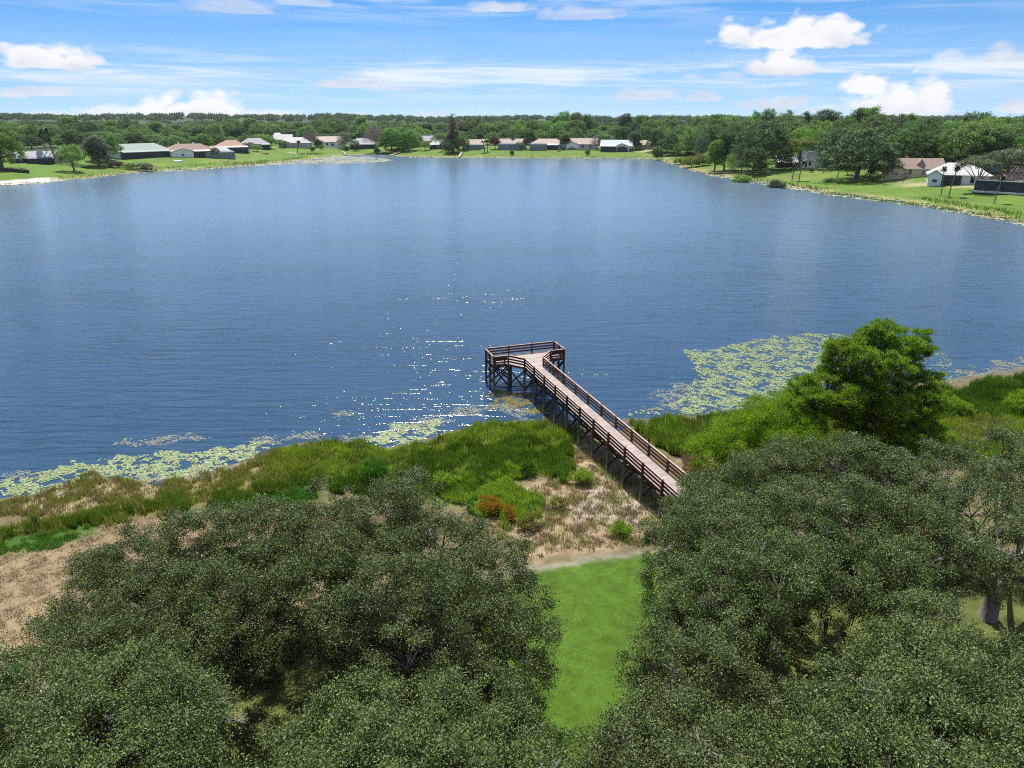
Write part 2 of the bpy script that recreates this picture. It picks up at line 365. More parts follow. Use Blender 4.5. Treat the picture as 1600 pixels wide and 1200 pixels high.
LAWN = px_poly([(1200, 850), (1010, 857), (985, 866), (920, 873), (850, 889), (720, 906), (560, 950), (380, 1030), (150, 1120), (-100, 1230), (-400, 1500), (2400, 1500), (2000, 900)], 1.6)
STRIP = px_poly([(1200, 842), (1010, 852), (985, 860), (920, 867), (850, 880), (720, 897), (560, 935), (380, 1010), (150, 1100), (-100, 1210), (-400, 1480), (2400, 1500), (2000, 880)], 1.6)
ZONES = dict(
    reedline=[(-20, 840), (100, 806), (250, 776), (420, 748), (540, 738), (520, 754), (400, 770), (250, 794), (100, 822)],
    reed=[(500, 765), (530, 744), (600, 722), (720, 694), (830, 686), (885, 692), (898, 722), (882, 755), (835, 745), (770, 750), (730, 780), (640, 790), (560, 770)],
    reed_dark=[(985, 660), (1080, 655), (1180, 642), (1230, 640), (1230, 690), (1130, 702), (1060, 715), (1010, 692)],
    reed_east=[(1440, 612), (1500, 600), (1540, 590), (1640, 580), (1640, 660), (1560, 650), (1440, 650)],
    edge=[(420, 722), (440, 702), (480, 690), (560, 687), (600, 699), (645, 693), (705, 672), (780, 657), (850, 658), (905, 670), (900, 694), (830, 690), (720, 698), (600, 726), (520, 746), (440, 748)],
    lime=[(690, 778), (740, 742), (800, 724), (815, 742), (785, 762), (830, 772), (858, 790), (820, 810), (790, 830), (730, 790)],
    olive=[(-40, 850), (0, 815), (100, 795), (240, 762), (340, 738), (400, 712), (440, 702), (520, 742), (440, 765), (330, 778), (250, 795), (150, 818), (60, 835)],
    tanweed=[(-30, 800), (0, 784), (70, 766), (140, 737), (205, 747), (250, 748), (340, 736), (400, 708), (440, 698), (430, 722), (340, 748), (150, 790), (60, 806)],
    bright=[(-20, 838), (40, 826), (150, 803), (165, 812), (60, 858), (-20, 866)],
    bright2=[(300, 788), (380, 765), (470, 752), (500, 775), (420, 790)],
    field=[(-60, 850), (60, 852), (160, 815), (260, 792), (420, 790), (500, 800), (720, 880), (560, 930), (380, 1005), (150, 1095), (-100, 1200)],
    dry=[(800, 770), (850, 745), (882, 740), (880, 705), (920, 690), (975, 730), (1045, 790), (1060, 845), (985, 862), (920, 868), (850, 882), (740, 890), (740, 810)],
    bare=[(870, 800), (925, 757), (985, 765), (1020, 800), (985, 835), (940, 815)],
    dry_east=[(1055, 705), (1100, 705), (1110, 735), (1075, 745)],
    dry_far=[(1500, 665), (1560, 655), (1600, 660), (1600, 690), (1500, 690)],
    east=[(1230, 645), (1440, 640), (1700, 640), (1700, 720), (1230, 720)])
ZP = {k: px_poly(v, .7 if k not in ('reed', 'edge', 'reed_dark', 'tanweed') else .35) for k, v in ZONES.items()}

def axis(segs):
    out = [segs[0][0]]
    for a, b, s in segs:
        n = max(1, int(round((b - a) / s)))
        out += list(a + (b - a) * (np.arange(n) + 1) / n)
    return np.array(out)

def build_ground():
    xs = axis([(-5500, -1200, 250), (-1200, -500, 30), (-500, -70, 3.5), (-70, 75, .5), (75, 500, 3.0), (500, 1200, 30), (1200, 5500, 250)])
    ys = axis([(-300, -20, 20), (-20, 22, 2), (22, 92, .5), (92, 200, 3), (200, 660, 2.6), (660, 1200, 22), (1200, 7000, 250)])
    X, Y = np.meshgrid(xs, ys); x = X.ravel(); y = Y.ravel()
    sd = land(x, y); z = height(x, y, sd)
    nx, ny = len(xs), len(ys)
    idx = np.arange(nx * ny).reshape(ny, nx)
    q = np.stack([idx[:-1, :-1], idx[:-1, 1:], idx[1:, 1:], idx[1:, :-1]], -1).reshape(-1, 4)
    me = np_mesh('ground', np.stack([x, y, z], 1), q.ravel(), np.arange(len(q)) * 4, smooth=True)
    near = 1 - sstep(110, 180, y)
    C = np.empty((len(x), 3))
    lawn_far = np.array([.082, .142, .018]); lawn_dry = np.array([.13, .16, .035]); wood = np.array([.035, .05, .018]); bank = np.array([.20, .19, .07])
    def mixc(C, c, m): return C * (1 - m[:, None]) + np.array(c) * m[:, None]
    C[:] = lawn_far
    C = mixc(C, lawn_dry, sstep(.1, .8, wob(x, y, 22, 3)) * .7)
    C = mixc(C, (.07, .15, .015), sstep(.2, .9, wob(x, y, 13, 8)) * .7)
    C = mixc(C, bank, 1 - sstep(1.5, 6, sd + wob(x, y, 6) * 1.5))
    C = mixc(C, wood, sstep(75, 130, sd + wob(x, y, 25) * 12))
    # white sandy beach on the far left shore, worn patches on the right bank lawn
    b = at_z(15, 285, .3); C = mixc(C, (0.527, 0.493, 0.425), (1 - sstep(14, 22, np.hypot((x - b[0]) / 1.3, (y - b[1])) + wob(x, y, 5) * 2)) * (1 - sstep(9, 12, sd)))
    for px, py, r in ((1440, 288, 12), (1400, 284, 7), (1545, 292, 9), (1500, 292, 6), (1008, 236, 12), (460, 239, 9), (475, 241, 8)):
        g = GROUND_CACHE.setdefault((px, py), ground(px, py)); C = mixc(C, (.3, .26, .15), (1 - sstep(.5, 1.1, np.hypot((x - g[0]) / r, (y - g[1]) / (r * .6)) + wob(x, y, 4) * .25)) * .75)
    # near shore
    Cn = np.tile(np.array([.12, .10, .05]), (len(x), 1))
    wn = wob(x, y, 1.7, 3) * .35 + wob(x, y, .9, 1) * .25
    sel = (near > 0) & (y > -30) & (np.abs(x) < 120)
    def zone(name, c, soft=.7, amt=1.0):
        d = np.full(len(x), 99.0); d[sel] = poly_sd(ZP[name], x[sel], y[sel])
        return mixc(Cn, c, (1 - sstep(-soft, soft, d + wn * 1.6)) * amt)
    Cn = mixc(Cn, (.10, .095, .07), 1 - sstep(.0, 3, sd))
    for nm, c in (('field', (.195, .148, .085)), ('olive', (.13, .12, .035)), ('tanweed', (.24, .19, .11)), ('reed', (.05, .08, .015)), ('reed_dark', (.06, .09, .015)), ('reed_east', (.07, .10, .02)), ('east', (.10, .14, .03)), ('edge', (.15, .17, .04)),
                  ('lime', (.10, .17, .02)), ('bright', (.035, .085, .01)), ('bright2', (.035, .085, .01)), ('dry', (.25, .182, .122)), ('dry_east', (.3, .2, .13)), ('dry_far', (0.256, 0.184, 0.120)), ('bare', (.285, .235, .19))):
        Cn = zone(nm, c)
    d = np.full(len(x), 99.0); d[sel] = poly_sd(STRIP, x[sel], y[sel]); Cn = mixc(Cn, (.195, .18, .135), 1 - sstep(-.25, .5, d + wn * .7))
    d[sel] = poly_sd(LAWN, x[sel], y[sel]); lm = 1 - sstep(-.25, .3, d + wn * .5)
    lc = mixc(np.tile(np.array([.056, .110, .010]), (len(x), 1)), (.12, .14, .022), sstep(.25, .95, wob(x, y, 3.4, 6) * .6 + wob(x, y, 1.2) * .35 + .25 * sstep(3, 7, np.abs(x - 3.5))) * .8)
    lc = mixc(lc, (.10, .10, .035), sstep(5.5, 9, np.abs(x - 3.2) + wn) * .7)
    Cn = Cn * (1 - lm[:, None]) + lc * lm[:, None]
    C = C * (1 - near[:, None]) + Cn * near[:, None]
    C = np.where((sd < -.3)[:, None], np.array([.035, .035, .025]), C)
    a = me.color_attributes.new('tone', 'FLOAT_COLOR', 'POINT')
    a.data.foreach_set('color', np.concatenate([C, np.ones((len(x), 1))], 1).astype(np.float32).ravel())
    m = bpy.data.materials.new('ground_cover'); nt = nodes_of(m)
    at = N(nt, 'ShaderNodeAttribute', attribute_name='tone'); tc = N(nt, 'ShaderNodeTexCoord')
    n1 = N(nt, 'ShaderNodeTexNoise', ins={'Vector': tc.outputs['Object'], 'Scale': 1.1, 'Detail': 9.0, 'Roughness': .72})
    n2 = N(nt, 'ShaderNodeTexNoise', ins={'Vector': tc.outputs['Object'], 'Scale': .09, 'Detail': 5.0, 'Roughness': .6})
    f1 = N(nt, 'ShaderNodeMapRange', ins={0: n1.outputs['Fac'], 1: .3, 2: .72, 3: .62, 4: 1.38})
    f2 = N(nt, 'ShaderNodeMapRange', ins={0: n2.outputs['Fac'], 1: .3, 2: .7, 3: .8, 4: 1.2})
    f = N(nt, 'ShaderNodeMath', operation='MULTIPLY', ins={0: f1.outputs[0], 1: f2.outputs[0]})
    mx = N(nt, 'ShaderNodeVectorMath', operation='SCALE', ins={0: at.outputs['Color'], 'Scale': f.outputs[0]})
    bp = N(nt, 'ShaderNodeBump', ins={'Strength': .6, 'Distance': .12, 'Height': n1.outputs['Fac']})
    b = N(nt, 'ShaderNodeBsdfPrincipled', ins={'Base Color': mx.outputs[0], 'Roughness': .9, 'Specular IOR Level': .15, 'Normal': bp.outputs[0]})
    nt.links.new(b.outputs[0], N(nt, 'ShaderNodeOutputMaterial').inputs[0])
    tag(link('ground', me, m), kind='structure')
GROUND_CACHE = {}
build_ground()

def build_water():
    x0, x1, y0, y1 = -900, 900, 30, 900
    me = np_mesh('lake_water', np.array([(x0, y0, 0), (x1, y0, 0), (x1, y1, 0), (x0, y1, 0)], float), [0, 1, 2, 3], [0])
    m = bpy.data.materials.new('lake_water'); nt = nodes_of(m)
    tc = N(nt, 'ShaderNodeTexCoord')
    def noise(sx, sy, scale, det, rot=0.0, rough=.5, dist=.0):
        mp = N(nt, 'ShaderNodeMapping', ins={0: tc.outputs['Object'], 'Rotation': (0, 0, R(rot)), 'Scale': (sx, sy, 1)})
        return N(nt, 'ShaderNodeTexNoise', ins={'Vector': mp.outputs[0], 'Scale': scale, 'Detail': det, 'Roughness': rough, 'Distortion': dist}).outputs['Fac']
    a = noise(.2, 1, .8, 1.6, 5, .45, .6); b = noise(.45, 1, 2.5, 3, -8, .55, .3); c = noise(.12, .35, .16, 3, 4)
    s = N(nt, 'ShaderNodeMath', operation='MULTIPLY_ADD', ins={0: b, 1: .29, 2: a})
    gust0 = N(nt, 'ShaderNodeMapRange', ins={0: c, 1: .3, 2: .7, 3: .55, 4: 1.1})
    sy = N(nt, 'ShaderNodeSeparateXYZ', ins={0: tc.outputs['Object']})       # the wind comes from the far shore: waves grow with fetch towards the near one
    fetch = N(nt, 'ShaderNodeMapRange', ins={0: sy.outputs[1], 1: 60.0, 2: 520.0, 3: 1.0, 4: 0.0})
    fetch2 = N(nt, 'ShaderNodeMath', operation='POWER', ins={0: fetch.outputs[0], 1: 2.3}); fetch3 = N(nt, 'ShaderNodeMath', operation='MULTIPLY_ADD', ins={0: fetch2.outputs[0], 1: 1.6, 2: .025})
    gust = N(nt, 'ShaderNodeMath', operation='MULTIPLY', ins={0: gust0.outputs[0], 1: fetch3.outputs[0]})
    h = N(nt, 'ShaderNodeMath', operation='MULTIPLY', ins={0: s.outputs[0], 1: gust.outputs[0]})
    bp = N(nt, 'ShaderNodeBump', ins={'Strength': 1.0, 'Distance': .24, 'Height': h.outputs[0]})
    big = noise(.3, .6, .02, 3)
    rgh = N(nt, 'ShaderNodeMapRange', ins={0: sy.outputs[1], 1: 80.0, 2: 300.0, 3: .11, 4: .19})      # unresolved ripples farther out
    body = ramp(nt, big, [(.3, (.016, .040, .080)), (.7, (.021, .054, .102))])
    far_sheen = N(nt, 'ShaderNodeMapRange', interpolation_type='SMOOTHSTEP', ins={0: sy.outputs[1], 1: 65.0, 2: 270.0, 3: 0.0, 4: 1.0})      # paler far body colour stands in for reflected sky and glitter sheen
    body = N(nt, 'ShaderNodeMix', data_type='RGBA', ins={'Factor': far_sheen.outputs[0], 6: body, 7: (.088, .138, .195, 1)}).outputs[2]
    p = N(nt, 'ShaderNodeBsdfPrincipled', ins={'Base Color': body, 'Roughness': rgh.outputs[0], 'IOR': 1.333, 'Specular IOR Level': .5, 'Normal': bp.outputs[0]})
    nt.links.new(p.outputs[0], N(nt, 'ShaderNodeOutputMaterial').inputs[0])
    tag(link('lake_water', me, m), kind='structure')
build_water()

# ------------------------------------------------------------------ pier
def build_pier():
    P0 = np.array([12.5, 48.2]); S = np.array([-.328, .9447]); V = np.array([.9447, .328])
    root = empty('fishing_pier', (P0[0], P0[1], 0))
    tag(root, 'long red-brown timber pier with railings and a T-shaped end platform on tall piles', 'pier')
    def W(s, v, z): p = S * s + V * v; return (p[0], p[1], z)
    ZD, ZR = 3.0, 4.08
    S0 = -3.0
    # decks
    def slab(pts, z0, z1, mb):
        n = len(pts); mb.add([W(s, v, z0) for s, v in pts] + [W(s, v, z1) for s, v in pts],
            [tuple(range(n))[::-1], tuple(range(n, 2 * n))] + [(i, (i + 1) % n, n + (i + 1) % n, n + i) for i in range(n)])
    outline = [(S0, -1.0), (S0, 1.06), (30.5, 1.06), (32.3, 2.72), (32.3, 4.55), (35.55, 4.55), (35.55, -4.2), (32.3, -4.2), (32.3, -2.4), (30.5, -1.0)]
    rr = np.random.default_rng(3)
    # cross boards of the walkway, boards of the platform: one deck part
    d = MB(); s = S0
    while s < 30.4:
        slab([(s, -1.0), (s, 1.06), (s + .142, 1.06), (s + .142, -1.0)], ZD - .04, ZD + rr.uniform(-.003, .004), d); s += .152
    s = 30.41
    while s < 35.5:
        e = s + .142
        lo, hi = (-1.0 - (s - 30.4) * .76, 1.06 + (s - 30.4) * .9) if s < 32.28 else (-4.2, 4.55)
        slab([(s, lo), (s, hi), (e, hi), (e, lo)], ZD - .04, ZD + rr.uniform(-.003, .004), d); s += .152
    dk = d.build('deck', M['deck'], root)
    j = MB()
    for v in (-.9, 0, .96): j.bar(W(S0, v, ZD - .16), W(32.3, v, ZD - .16), .06, .22)
    for sv in (32.5, 33.9, 35.3): j.bar(W(sv, -4.1, ZD - .17), W(sv, 4.45, ZD - .17), .06, .22)
    j.build('joists', M['brace'], root)
    f = MB()
    for a, b in zip(outline[1:], outline[2:] + outline[:1]):
        if a == outline[-1] and b == outline[0]: pass
        f.bar(W(*a, ZD - .13), W(*b, ZD - .13), .05, .26)
    f.bar(W(*outline[-1], ZD - .13), W(*outline[0], ZD - .13), .05, .26)
    f.build('fascia', M['stain'], root)
    # rails: cap and two boards per run
    runs = [[(S0, -1.05), (30.5, -1.05), (32.28, -2.4), (32.28, -4.25), (35.6, -4.25), (35.6, 4.6), (32.28, 4.6), (32.28, 2.74), (30.5, 1.11), (S0, 1.11)]]
    pts = runs[0]
    for a, b in zip(pts, pts[1:]):
        rail = MB().bar(W(*a, ZR), W(*b, ZR), .16, .04).build('rail_cap', M['railcap'], root)
        bo = MB()
        for z, h in ((ZR - .12, .19), (ZR - .46, .19), (ZR - .78, .19)): bo.bar(W(*a, z), W(*b, z), .045, h)
        bo.build('rail_boards', M['stain'], root)
    # posts with their piles
    def post(s, v, pale=False):
        x, y, _ = W(s, v, 0); g = min(hz(P0[0] + x, P0[1] + y), 1.7)
        p = MB().box(x - .1, x + .1, y - .1, y + .1, ZD - .35, ZR + .05).build('post', M['stain'], root)
        MB().tube([(x, y, max(g, -1.2) - .5), (x, y, ZD - .2)], [.13, .12], 8).build('pile', M['pile'], root, True)
        return x, y, g
    bents = [30.5 - 3.05 * k for k in range(12)]
    for s in bents:
        ends = [post(s, -1.12), post(s, 1.18)]
        br = MB().bar(W(s, -1.3, ZD - .38), W(s, 1.36, ZD - .38), .12, .24)
        (xa, ya, ga), (xb, yb, gb) = ends
        g = max(ga, gb, 0) + .15; t = ZD - .5
        o = S * .14
        if t - g > .7:
            br.bar((xa + o[0], ya + o[1], g), (xb + o[0], yb + o[1], t), .05, .2); br.bar((xa - o[0], ya - o[1], t), (xb - o[0], yb - o[1], g), .05, .2)
        br.build('cross_brace', M['brace'], root)
    # diagonal bracing along the sides between bents
    for i in range(0, 8):
        for v in (-1.0, 1.06):
            s1, s2 = bents[i], bents[i + 1]
            x, y, _ = W(s1, v, 0); g = max(hz(P0[0] + x, P0[1] + y), 0) + .3
            if i % 2 == 0: MB().bar(W(s1, v, g), W(s2, v, ZD - .5), .05, .17).build('side_brace', M['brace'], root)
            else: MB().bar(W(s1, v, ZD - .5), W(s2, v, g), .05, .17).build('side_brace', M['brace'], root)
    for s, v in ((32.35, -2.45), (32.35, -4.2), (35.52, -4.2), (35.52, -1.3), (35.52, 1.65), (35.52, 4.55), (32.35, 4.55), (32.35, 2.8), (33.9, -4.2), (33.9, 4.55)): post(s, v)
    for s, v in ((33.9, -1.6), (33.9, 1.7)):
        x, y, _ = W(s, v, 0); MB().tube([(x, y, -1.5), (x, y, ZD - .2)], [.13, .12], 8).build('pile', M['pile'], root, True)
    for a, b in (((32.4, -4.2), (32.4, -2.45)), ((32.4, -2.45), (30.6, -1.1)), ((35.4, -4.2), (35.4, -1.3)), ((35.4, 1.65), (35.4, 4.55)), ((32.4, 2.8), (32.4, 4.55)), ((32.5, -4.2), (35.4, -4.2)), ((32.5, 4.55), (35.4, 4.55)), ((33.9, -4.2), (33.9, -1.6)), ((33.9, 1.7), (33.9, 4.5))):
        b_ = MB().bar(W(*a, .4), W(*b, ZD - .5), .05, .18); b_.bar(W(*a, ZD - .45), W(*b, .35), .05, .18); b_.build('cross_brace', M['brace'], root)
    # two corner benches with solid backs
    for lo, hi in ((-4.1, -2.6), (2.95, 4.45)):
        b = MB(); slab([(32.5, lo), (32.5, hi), (32.95, hi), (32.95, lo)], ZD + .42, ZD + .47, b)
        slab([(32.34, lo), (32.34, hi), (32.4, hi), (32.4, lo)], ZD + .47, ZD + .88, b)
        for v in (lo + .15, hi - .2): slab([(32.6, v), (32.6, v + .08), (32.9, v + .08), (32.9, v)], ZD + .005, ZD + .42, b)
        b.build('bench', M['stain'], root)
build_pier()

# ------------------------------------------------------------------ foliage
def unit(v): return v / (np.linalg.norm(v, axis=-1, keepdims=True) + 1e-9)

def leaf_quads(centers, n_per, spread, L, Wd, g, up=.5, outward=None, droop=0.0, align=None, al=.6):
    c = np.repeat(centers, n_per, 0); n = len(c)
    pos = c + g.normal(size=(n, 3)) * np.asarray(spread)
    a = g.normal(size=(n, 3))
    if align is not None: a = unit(a) * (1 - al) + np.repeat(align, n_per, 0) * al
    a[:, 2] -= droop
    a = unit(a)
    nn = g.normal(size=(n, 3)); nn = unit(nn); nn[:, 2] += up
    if outward is not None: nn += np.repeat(outward, n_per, 0) * .5
    b = unit(np.cross(unit(nn), a))
    l = (L * g.uniform(.65, 1.3, n))[:, None]; w = (Wd * g.uniform(.7, 1.3, n))[:, None] / 2
    v = np.stack([pos, pos + a * l * .45 + b * w, pos + a * l, pos + a * l * .55 - b * w], 1)
    return v

def lobe_points(lobes, per_m2, g, zmin=-.45, inner=.3, squash=.85, rough=.16):
    """clump centres spread over the outside of a union of lobes (and thinly through the inside)"""
    out = []; nrm = []
    for i, (x, y, z, r) in enumerate(lobes):
        k = max(6, int(per_m2 * 4 * math.pi * r * r * .7))
        d = unit(g.normal(size=(k, 3))); d = d[d[:, 2] > zmin]
        ph = g.uniform(0, 6, 3)
        lump = 1 + rough * (np.sin(d[:, 0] * 4.3 + ph[0]) * np.sin(d[:, 1] * 4.7 + ph[1]) + .6 * np.sin(d[:, 2] * 7 + d[:, 0] * 5 + ph[2]))
        rad = r * lump * (1 - inner * g.random(len(d)) ** 2.2)
        p = np.array([x, y, z]) + d * rad[:, None] * np.array([1, 1, squash])
        keep = np.ones(len(p), bool)
        for j, (a, b, c, q) in enumerate(lobes):
            if j == i: continue
            dd = np.linalg.norm((p - np.array([a, b, c])) / np.array([1, 1, squash]), axis=1)
            keep &= (dd > q * .72) | (g.random(len(p)) < .06)
        out.append(p[keep]); nrm.append(d[keep])
    return np.concatenate(out), np.concatenate(nrm)

def limb_mesh(lobes, tips, g, base_z, trunk_r, fork, sec=3, name='trunk', lean=(0, 0)):
    mb = MB(); L = np.array(lobes)
    mb.tube([(0, 0, base_z - .4), (lean[0] * .3, lean[1] * .3, base_z + fork * .5), (lean[0], lean[1], base_z + fork)], [trunk_r * 1.35, trunk_r, trunk_r * .9], 9)
    top = np.array([lean[0], lean[1], base_z + fork])
    for x, y, z, r in lobes:
        e = np.array([x, y, z - r * .25]); mid = top * .5 + e * .5 + np.array([g.normal() * .4, g.normal() * .4, -abs(g.normal()) * .4])
        rr = trunk_r * .42 * min(1.2, .5 + r / 4)
        q1 = top * .75 + mid * .25 + np.array([0, 0, .15])
        mb.tube([top, q1, mid, mid * .5 + e * .5 + g.normal(size=3) * .2, e], [rr * 1.2, rr, rr * .75, rr * .55, rr * .3], 6)
        near = tips[np.linalg.norm(tips - np.array([x, y, z]), axis=1) < r * 1.35]
        if len(near):
            for t in near[g.choice(len(near), min(sec * 3, len(near)), replace=False)]:
                o = mid * .4 + e * .6 if g.random() < .5 else e
                m2 = (o + t) / 2 + g.normal(size=3) * .15
                mb.tube([o, m2, t], [rr * .35, rr * .22, .015], 4)
    return mb.mesh(name, True)

def near_tree(name, label, lobes, leaf, base=None, per_m2=3.4, leaves=380, L=.105, Wd=.046, clump=.27, group=None, cat='tree', fork=3.0, trunk_r=.42, up=.55,
              inner=.32, moss=0, twigs=0, seed=1, sec=4, bark='bark', droop=0.0, upsweep=0.0, zmin=-.45, squash=.85, under=False):
    g = np.random.default_rng(seed)
    Lb = np.array(lobes, float)
    bx, by = (Lb[:, 0].mean(), Lb[:, 1].mean()) if base is None else base
    bz = hz(bx, by)
    root = empty(name, (bx, by, bz)); tag(root, label, cat, group)
    lb = [(x - bx, y - by, z - bz, r) for x, y, z, r in lobes]
    if under: lb += [(x * .86, y * .86, z - r * .95, r * .85) for x, y, z, r in lb if z - r > 2.5]
    pts, nr = lobe_points(lb, per_m2, g, zmin=zmin, inner=inner, squash=squash, rough=.27)
    # sprays of different size, so that the surface is uneven and light gets in
    big = g.random(len(pts)) < .55
    al = None
    def q(sel, n, sp, k):
        if upsweep:
            a = unit(nr[sel] * .7 + np.array([0, 0, upsweep])); return leaf_quads(pts[sel], n, sp, L, Wd, g, up, nr[sel], droop, align=a, al=.65)
        return leaf_quads(pts[sel], n, sp, L, Wd, g, up, nr[sel], droop)
    Q = np.concatenate([q(big, leaves, (clump, clump, clump * .5), 0), q(~big, leaves // 2, (clump * .6, clump * .6, clump * .45), 1)])
    link('crown', quads_mesh('crown', Q), M[leaf], root)
    link('trunk', limb_mesh(lb, pts, g, 0, trunk_r, fork, sec), M[bark], root)
    if twigs:
        mb = MB()
        for i in g.choice(len(pts), min(twigs, len(pts)), replace=False):
            p = pts[i]; d = unit(nr[i] + g.normal(size=3) * .9)
            o = p - nr[i] * .3
            for k in range(g.integers(4, 10)):
                d2 = unit(d + g.normal(size=3) * .5); e = o + d2 * g.uniform(.4, .95); m_ = o * .5 + e * .5 + g.normal(size=3) * .09
                mb.tube([o, m_, e], [.02, .014, .006], 3)
                for h_ in range(2):
                    mb.tube([m_, m_ + unit(d2 + g.normal(size=3) * .7) * g.uniform(.2, .45)], [.011, .005], 3)
        mb.build('dead_twig_sprays', M['twig'], root)
    if moss:
        low = pts[(nr[:, 2] < .4) & (nr[:, 1] < .1)]
        if len(low):
            c = low[g.choice(len(low), min(moss, len(low)), replace=False)]
            c = np.repeat(c, 22, 0) + g.normal(size=(len(c) * 22, 3)) * np.array([.13, .13, .2]) + np.array([0, -.25, -.1])
            n = len(c); ang = g.uniform(0, 6.28, n); w = g.uniform(.02, .05, n); l = g.uniform(.5, 1.5, n)
            u = np.stack([np.cos(ang) * w, np.sin(ang) * w, 0 * w], 1); dn = np.stack([g.normal(size=n) * .06, g.normal(size=n) * .06, -l], 1)
            link('hanging_moss_clumps', quads_mesh('hanging_moss_clumps', np.stack([c - u, c + u, c + dn + u * .3, c + dn - u * .3], 1)), M['moss'], root)
    return root

def Lz(rows): return [(*at_z(px, py, z), r) for px, py, z, r in rows]
def Ld(rows, k=1.0): return [(*at_d(px, py, D), r * k) for px, py, D, r in rows]

OAKS = [
 ('wide live oak filling the bank along the left side of the lawn', 'oak',
  [(600, 812, 8.3, 2.5), (690, 845, 8, 2.3), (500, 832, 8.3, 2.3), (775, 905, 7.2, 2.1), (795, 985, 7, 2.1), (700, 965, 8.8, 2.7), (590, 930, 9.3, 2.8), (490, 920, 8.8, 2.4), (800, 1062, 6.2, 1.9), (730, 1080, 7.3, 2.2), (635, 1030, 8.5, 2.2), (560, 1000, 8, 1.7), (640, 775, 6.5, 1.8)], None, 60, 10, 11),
 ('dark live oak beside the bare brown field, left of the wide oak', 'oak',
  [(310, 848, 7.5, 2.2), (215, 878, 7, 2.1), (400, 835, 7.8, 2.2), (385, 925, 8.6, 2.5), (275, 945, 8, 2.4), (175, 950, 6.3, 2.0), (115, 1000, 6, 1.9), (205, 1025, 7, 2.2), (320, 1015, 8, 2.1), (420, 1000, 7.6, 1.8), (150, 895, 5.3, 1.5), (460, 830, 7, 1.6)], None, 60, 10, 12),
 ('bright-topped live oak in the bottom left corner of the picture', 'oak_fresh',
  [(85, 1085, 8, 2.4), (185, 1095, 8.6, 2.4), (270, 1120, 8.6, 2.0), (30, 1170, 9, 2.4), (150, 1190, 9.3, 2.5), (260, 1200, 9, 2.1), (-60, 1100, 8, 2.5), (-40, 1250, 9, 3), (120, 1290, 9, 3), (260, 1280, 8, 2.3), (-160, 1180, 8, 3)], None, 50, 12, 13),
 ('live oak at the bottom edge just left of the lawn, below the wide oak', 'oak_fresh',
  [(545, 1140, 7.8, 1.9), (640, 1155, 8.8, 2.3), (735, 1150, 8.3, 2.1), (810, 1195, 7, 1.9), (560, 1220, 8.8, 2.3), (680, 1250, 9.3, 2.6), (790, 1270, 8, 2.4), (465, 1225, 8, 1.9), (450, 1300, 8, 2.0)], None, 50, 8, 14),
 ('spreading live oak over the landward end of the pier', 'oak_fresh',
  [(1110, 795, 7.2, 2.0), (1062, 845, 6.6, 1.7), (1050, 905, 6.2, 1.7), (1180, 755, 7.5, 2.2), (1240, 728, 7.8, 2.2), (1150, 835, 8.5, 2.5), (1240, 812, 9, 2.6), (1130, 925, 8.3, 2.3), (1220, 905, 9.2, 2.6), (1075, 965, 6.8, 1.9), (1160, 985, 8, 2.0), (1088, 768, 6.2, 1.2), (1062, 800, 5.6, 1.1)], None, 90, 0, 15),
 ('live oak in the middle of the right-hand oaks, just below the feathery tree', 'oak_fresh',
  [(1320, 728, 8, 2.2), (1400, 745, 8, 2.2), (1330, 805, 9, 2.5), (1420, 825, 9, 2.5), (1315, 890, 9, 2.1), (1410, 900, 8.3, 2.0), (1480, 735, 7.5, 2.1)], None, 110, 50, 16),
 ('thin-crowned live oak at the right edge with bare limbs showing', 'oak_fresh',
  [(1560, 725, 8, 2.4), (1625, 775, 9, 2.6), (1520, 795, 9, 2.2), (1495, 865, 8.6, 1.9), (1600, 860, 9, 2.0), (1690, 890, 9, 2.6), (1670, 725, 8, 3), (1530, 915, 7.2, 1.5)], None, 140, 20, 17),
 ('mossy live oak right of the lawn, darker and lower than the oaks around it', 'oak',
  [(1065, 1045, 7.3, 2.0), (1125, 1065, 8, 1.9), (1040, 1100, 6.5, 1.6), (1015, 1165, 7.3, 1.8), (1090, 1165, 8.4, 2.1), (1180, 1205, 8, 2.0), (955, 1205, 6.3, 1.6), (1040, 1245, 8.5, 2.4), (1140, 1275, 9, 2.6), (950, 1270, 7, 2), (880, 1250, 6, 1.8)], None, 80, 110, 18),
 ('big live oak in the bottom right corner with grey dead twigs poking out', 'oak_fresh',
  [(1440, 990, 8.3, 2.0), (1395, 1045, 8.3, 1.9), (1480, 1055, 9.3, 2.4), (1370, 1125, 9, 2.3), (1460, 1145, 10, 2.6), (1560, 1110, 9.5, 2.4), (1300, 1150, 8, 1.9), (1290, 1220, 9, 2.3), (1390, 1220, 10, 2.8), (1510, 1230, 10, 2.8), (1620, 1175, 9, 2.6), (1640, 1265, 9, 3)], None, 160, 80, 19),
]
for lab, lf, rows, base, tw, ms, sd in OAKS:
    thin = 'thin-crowned' in lab
    near_tree('live_oak', lab, Lz(rows), lf, base, group='live oaks on the near bank', twigs=int(tw * .35) + 14, moss=ms, seed=sd, per_m2=2.0 if thin else 2.7, under=not thin)

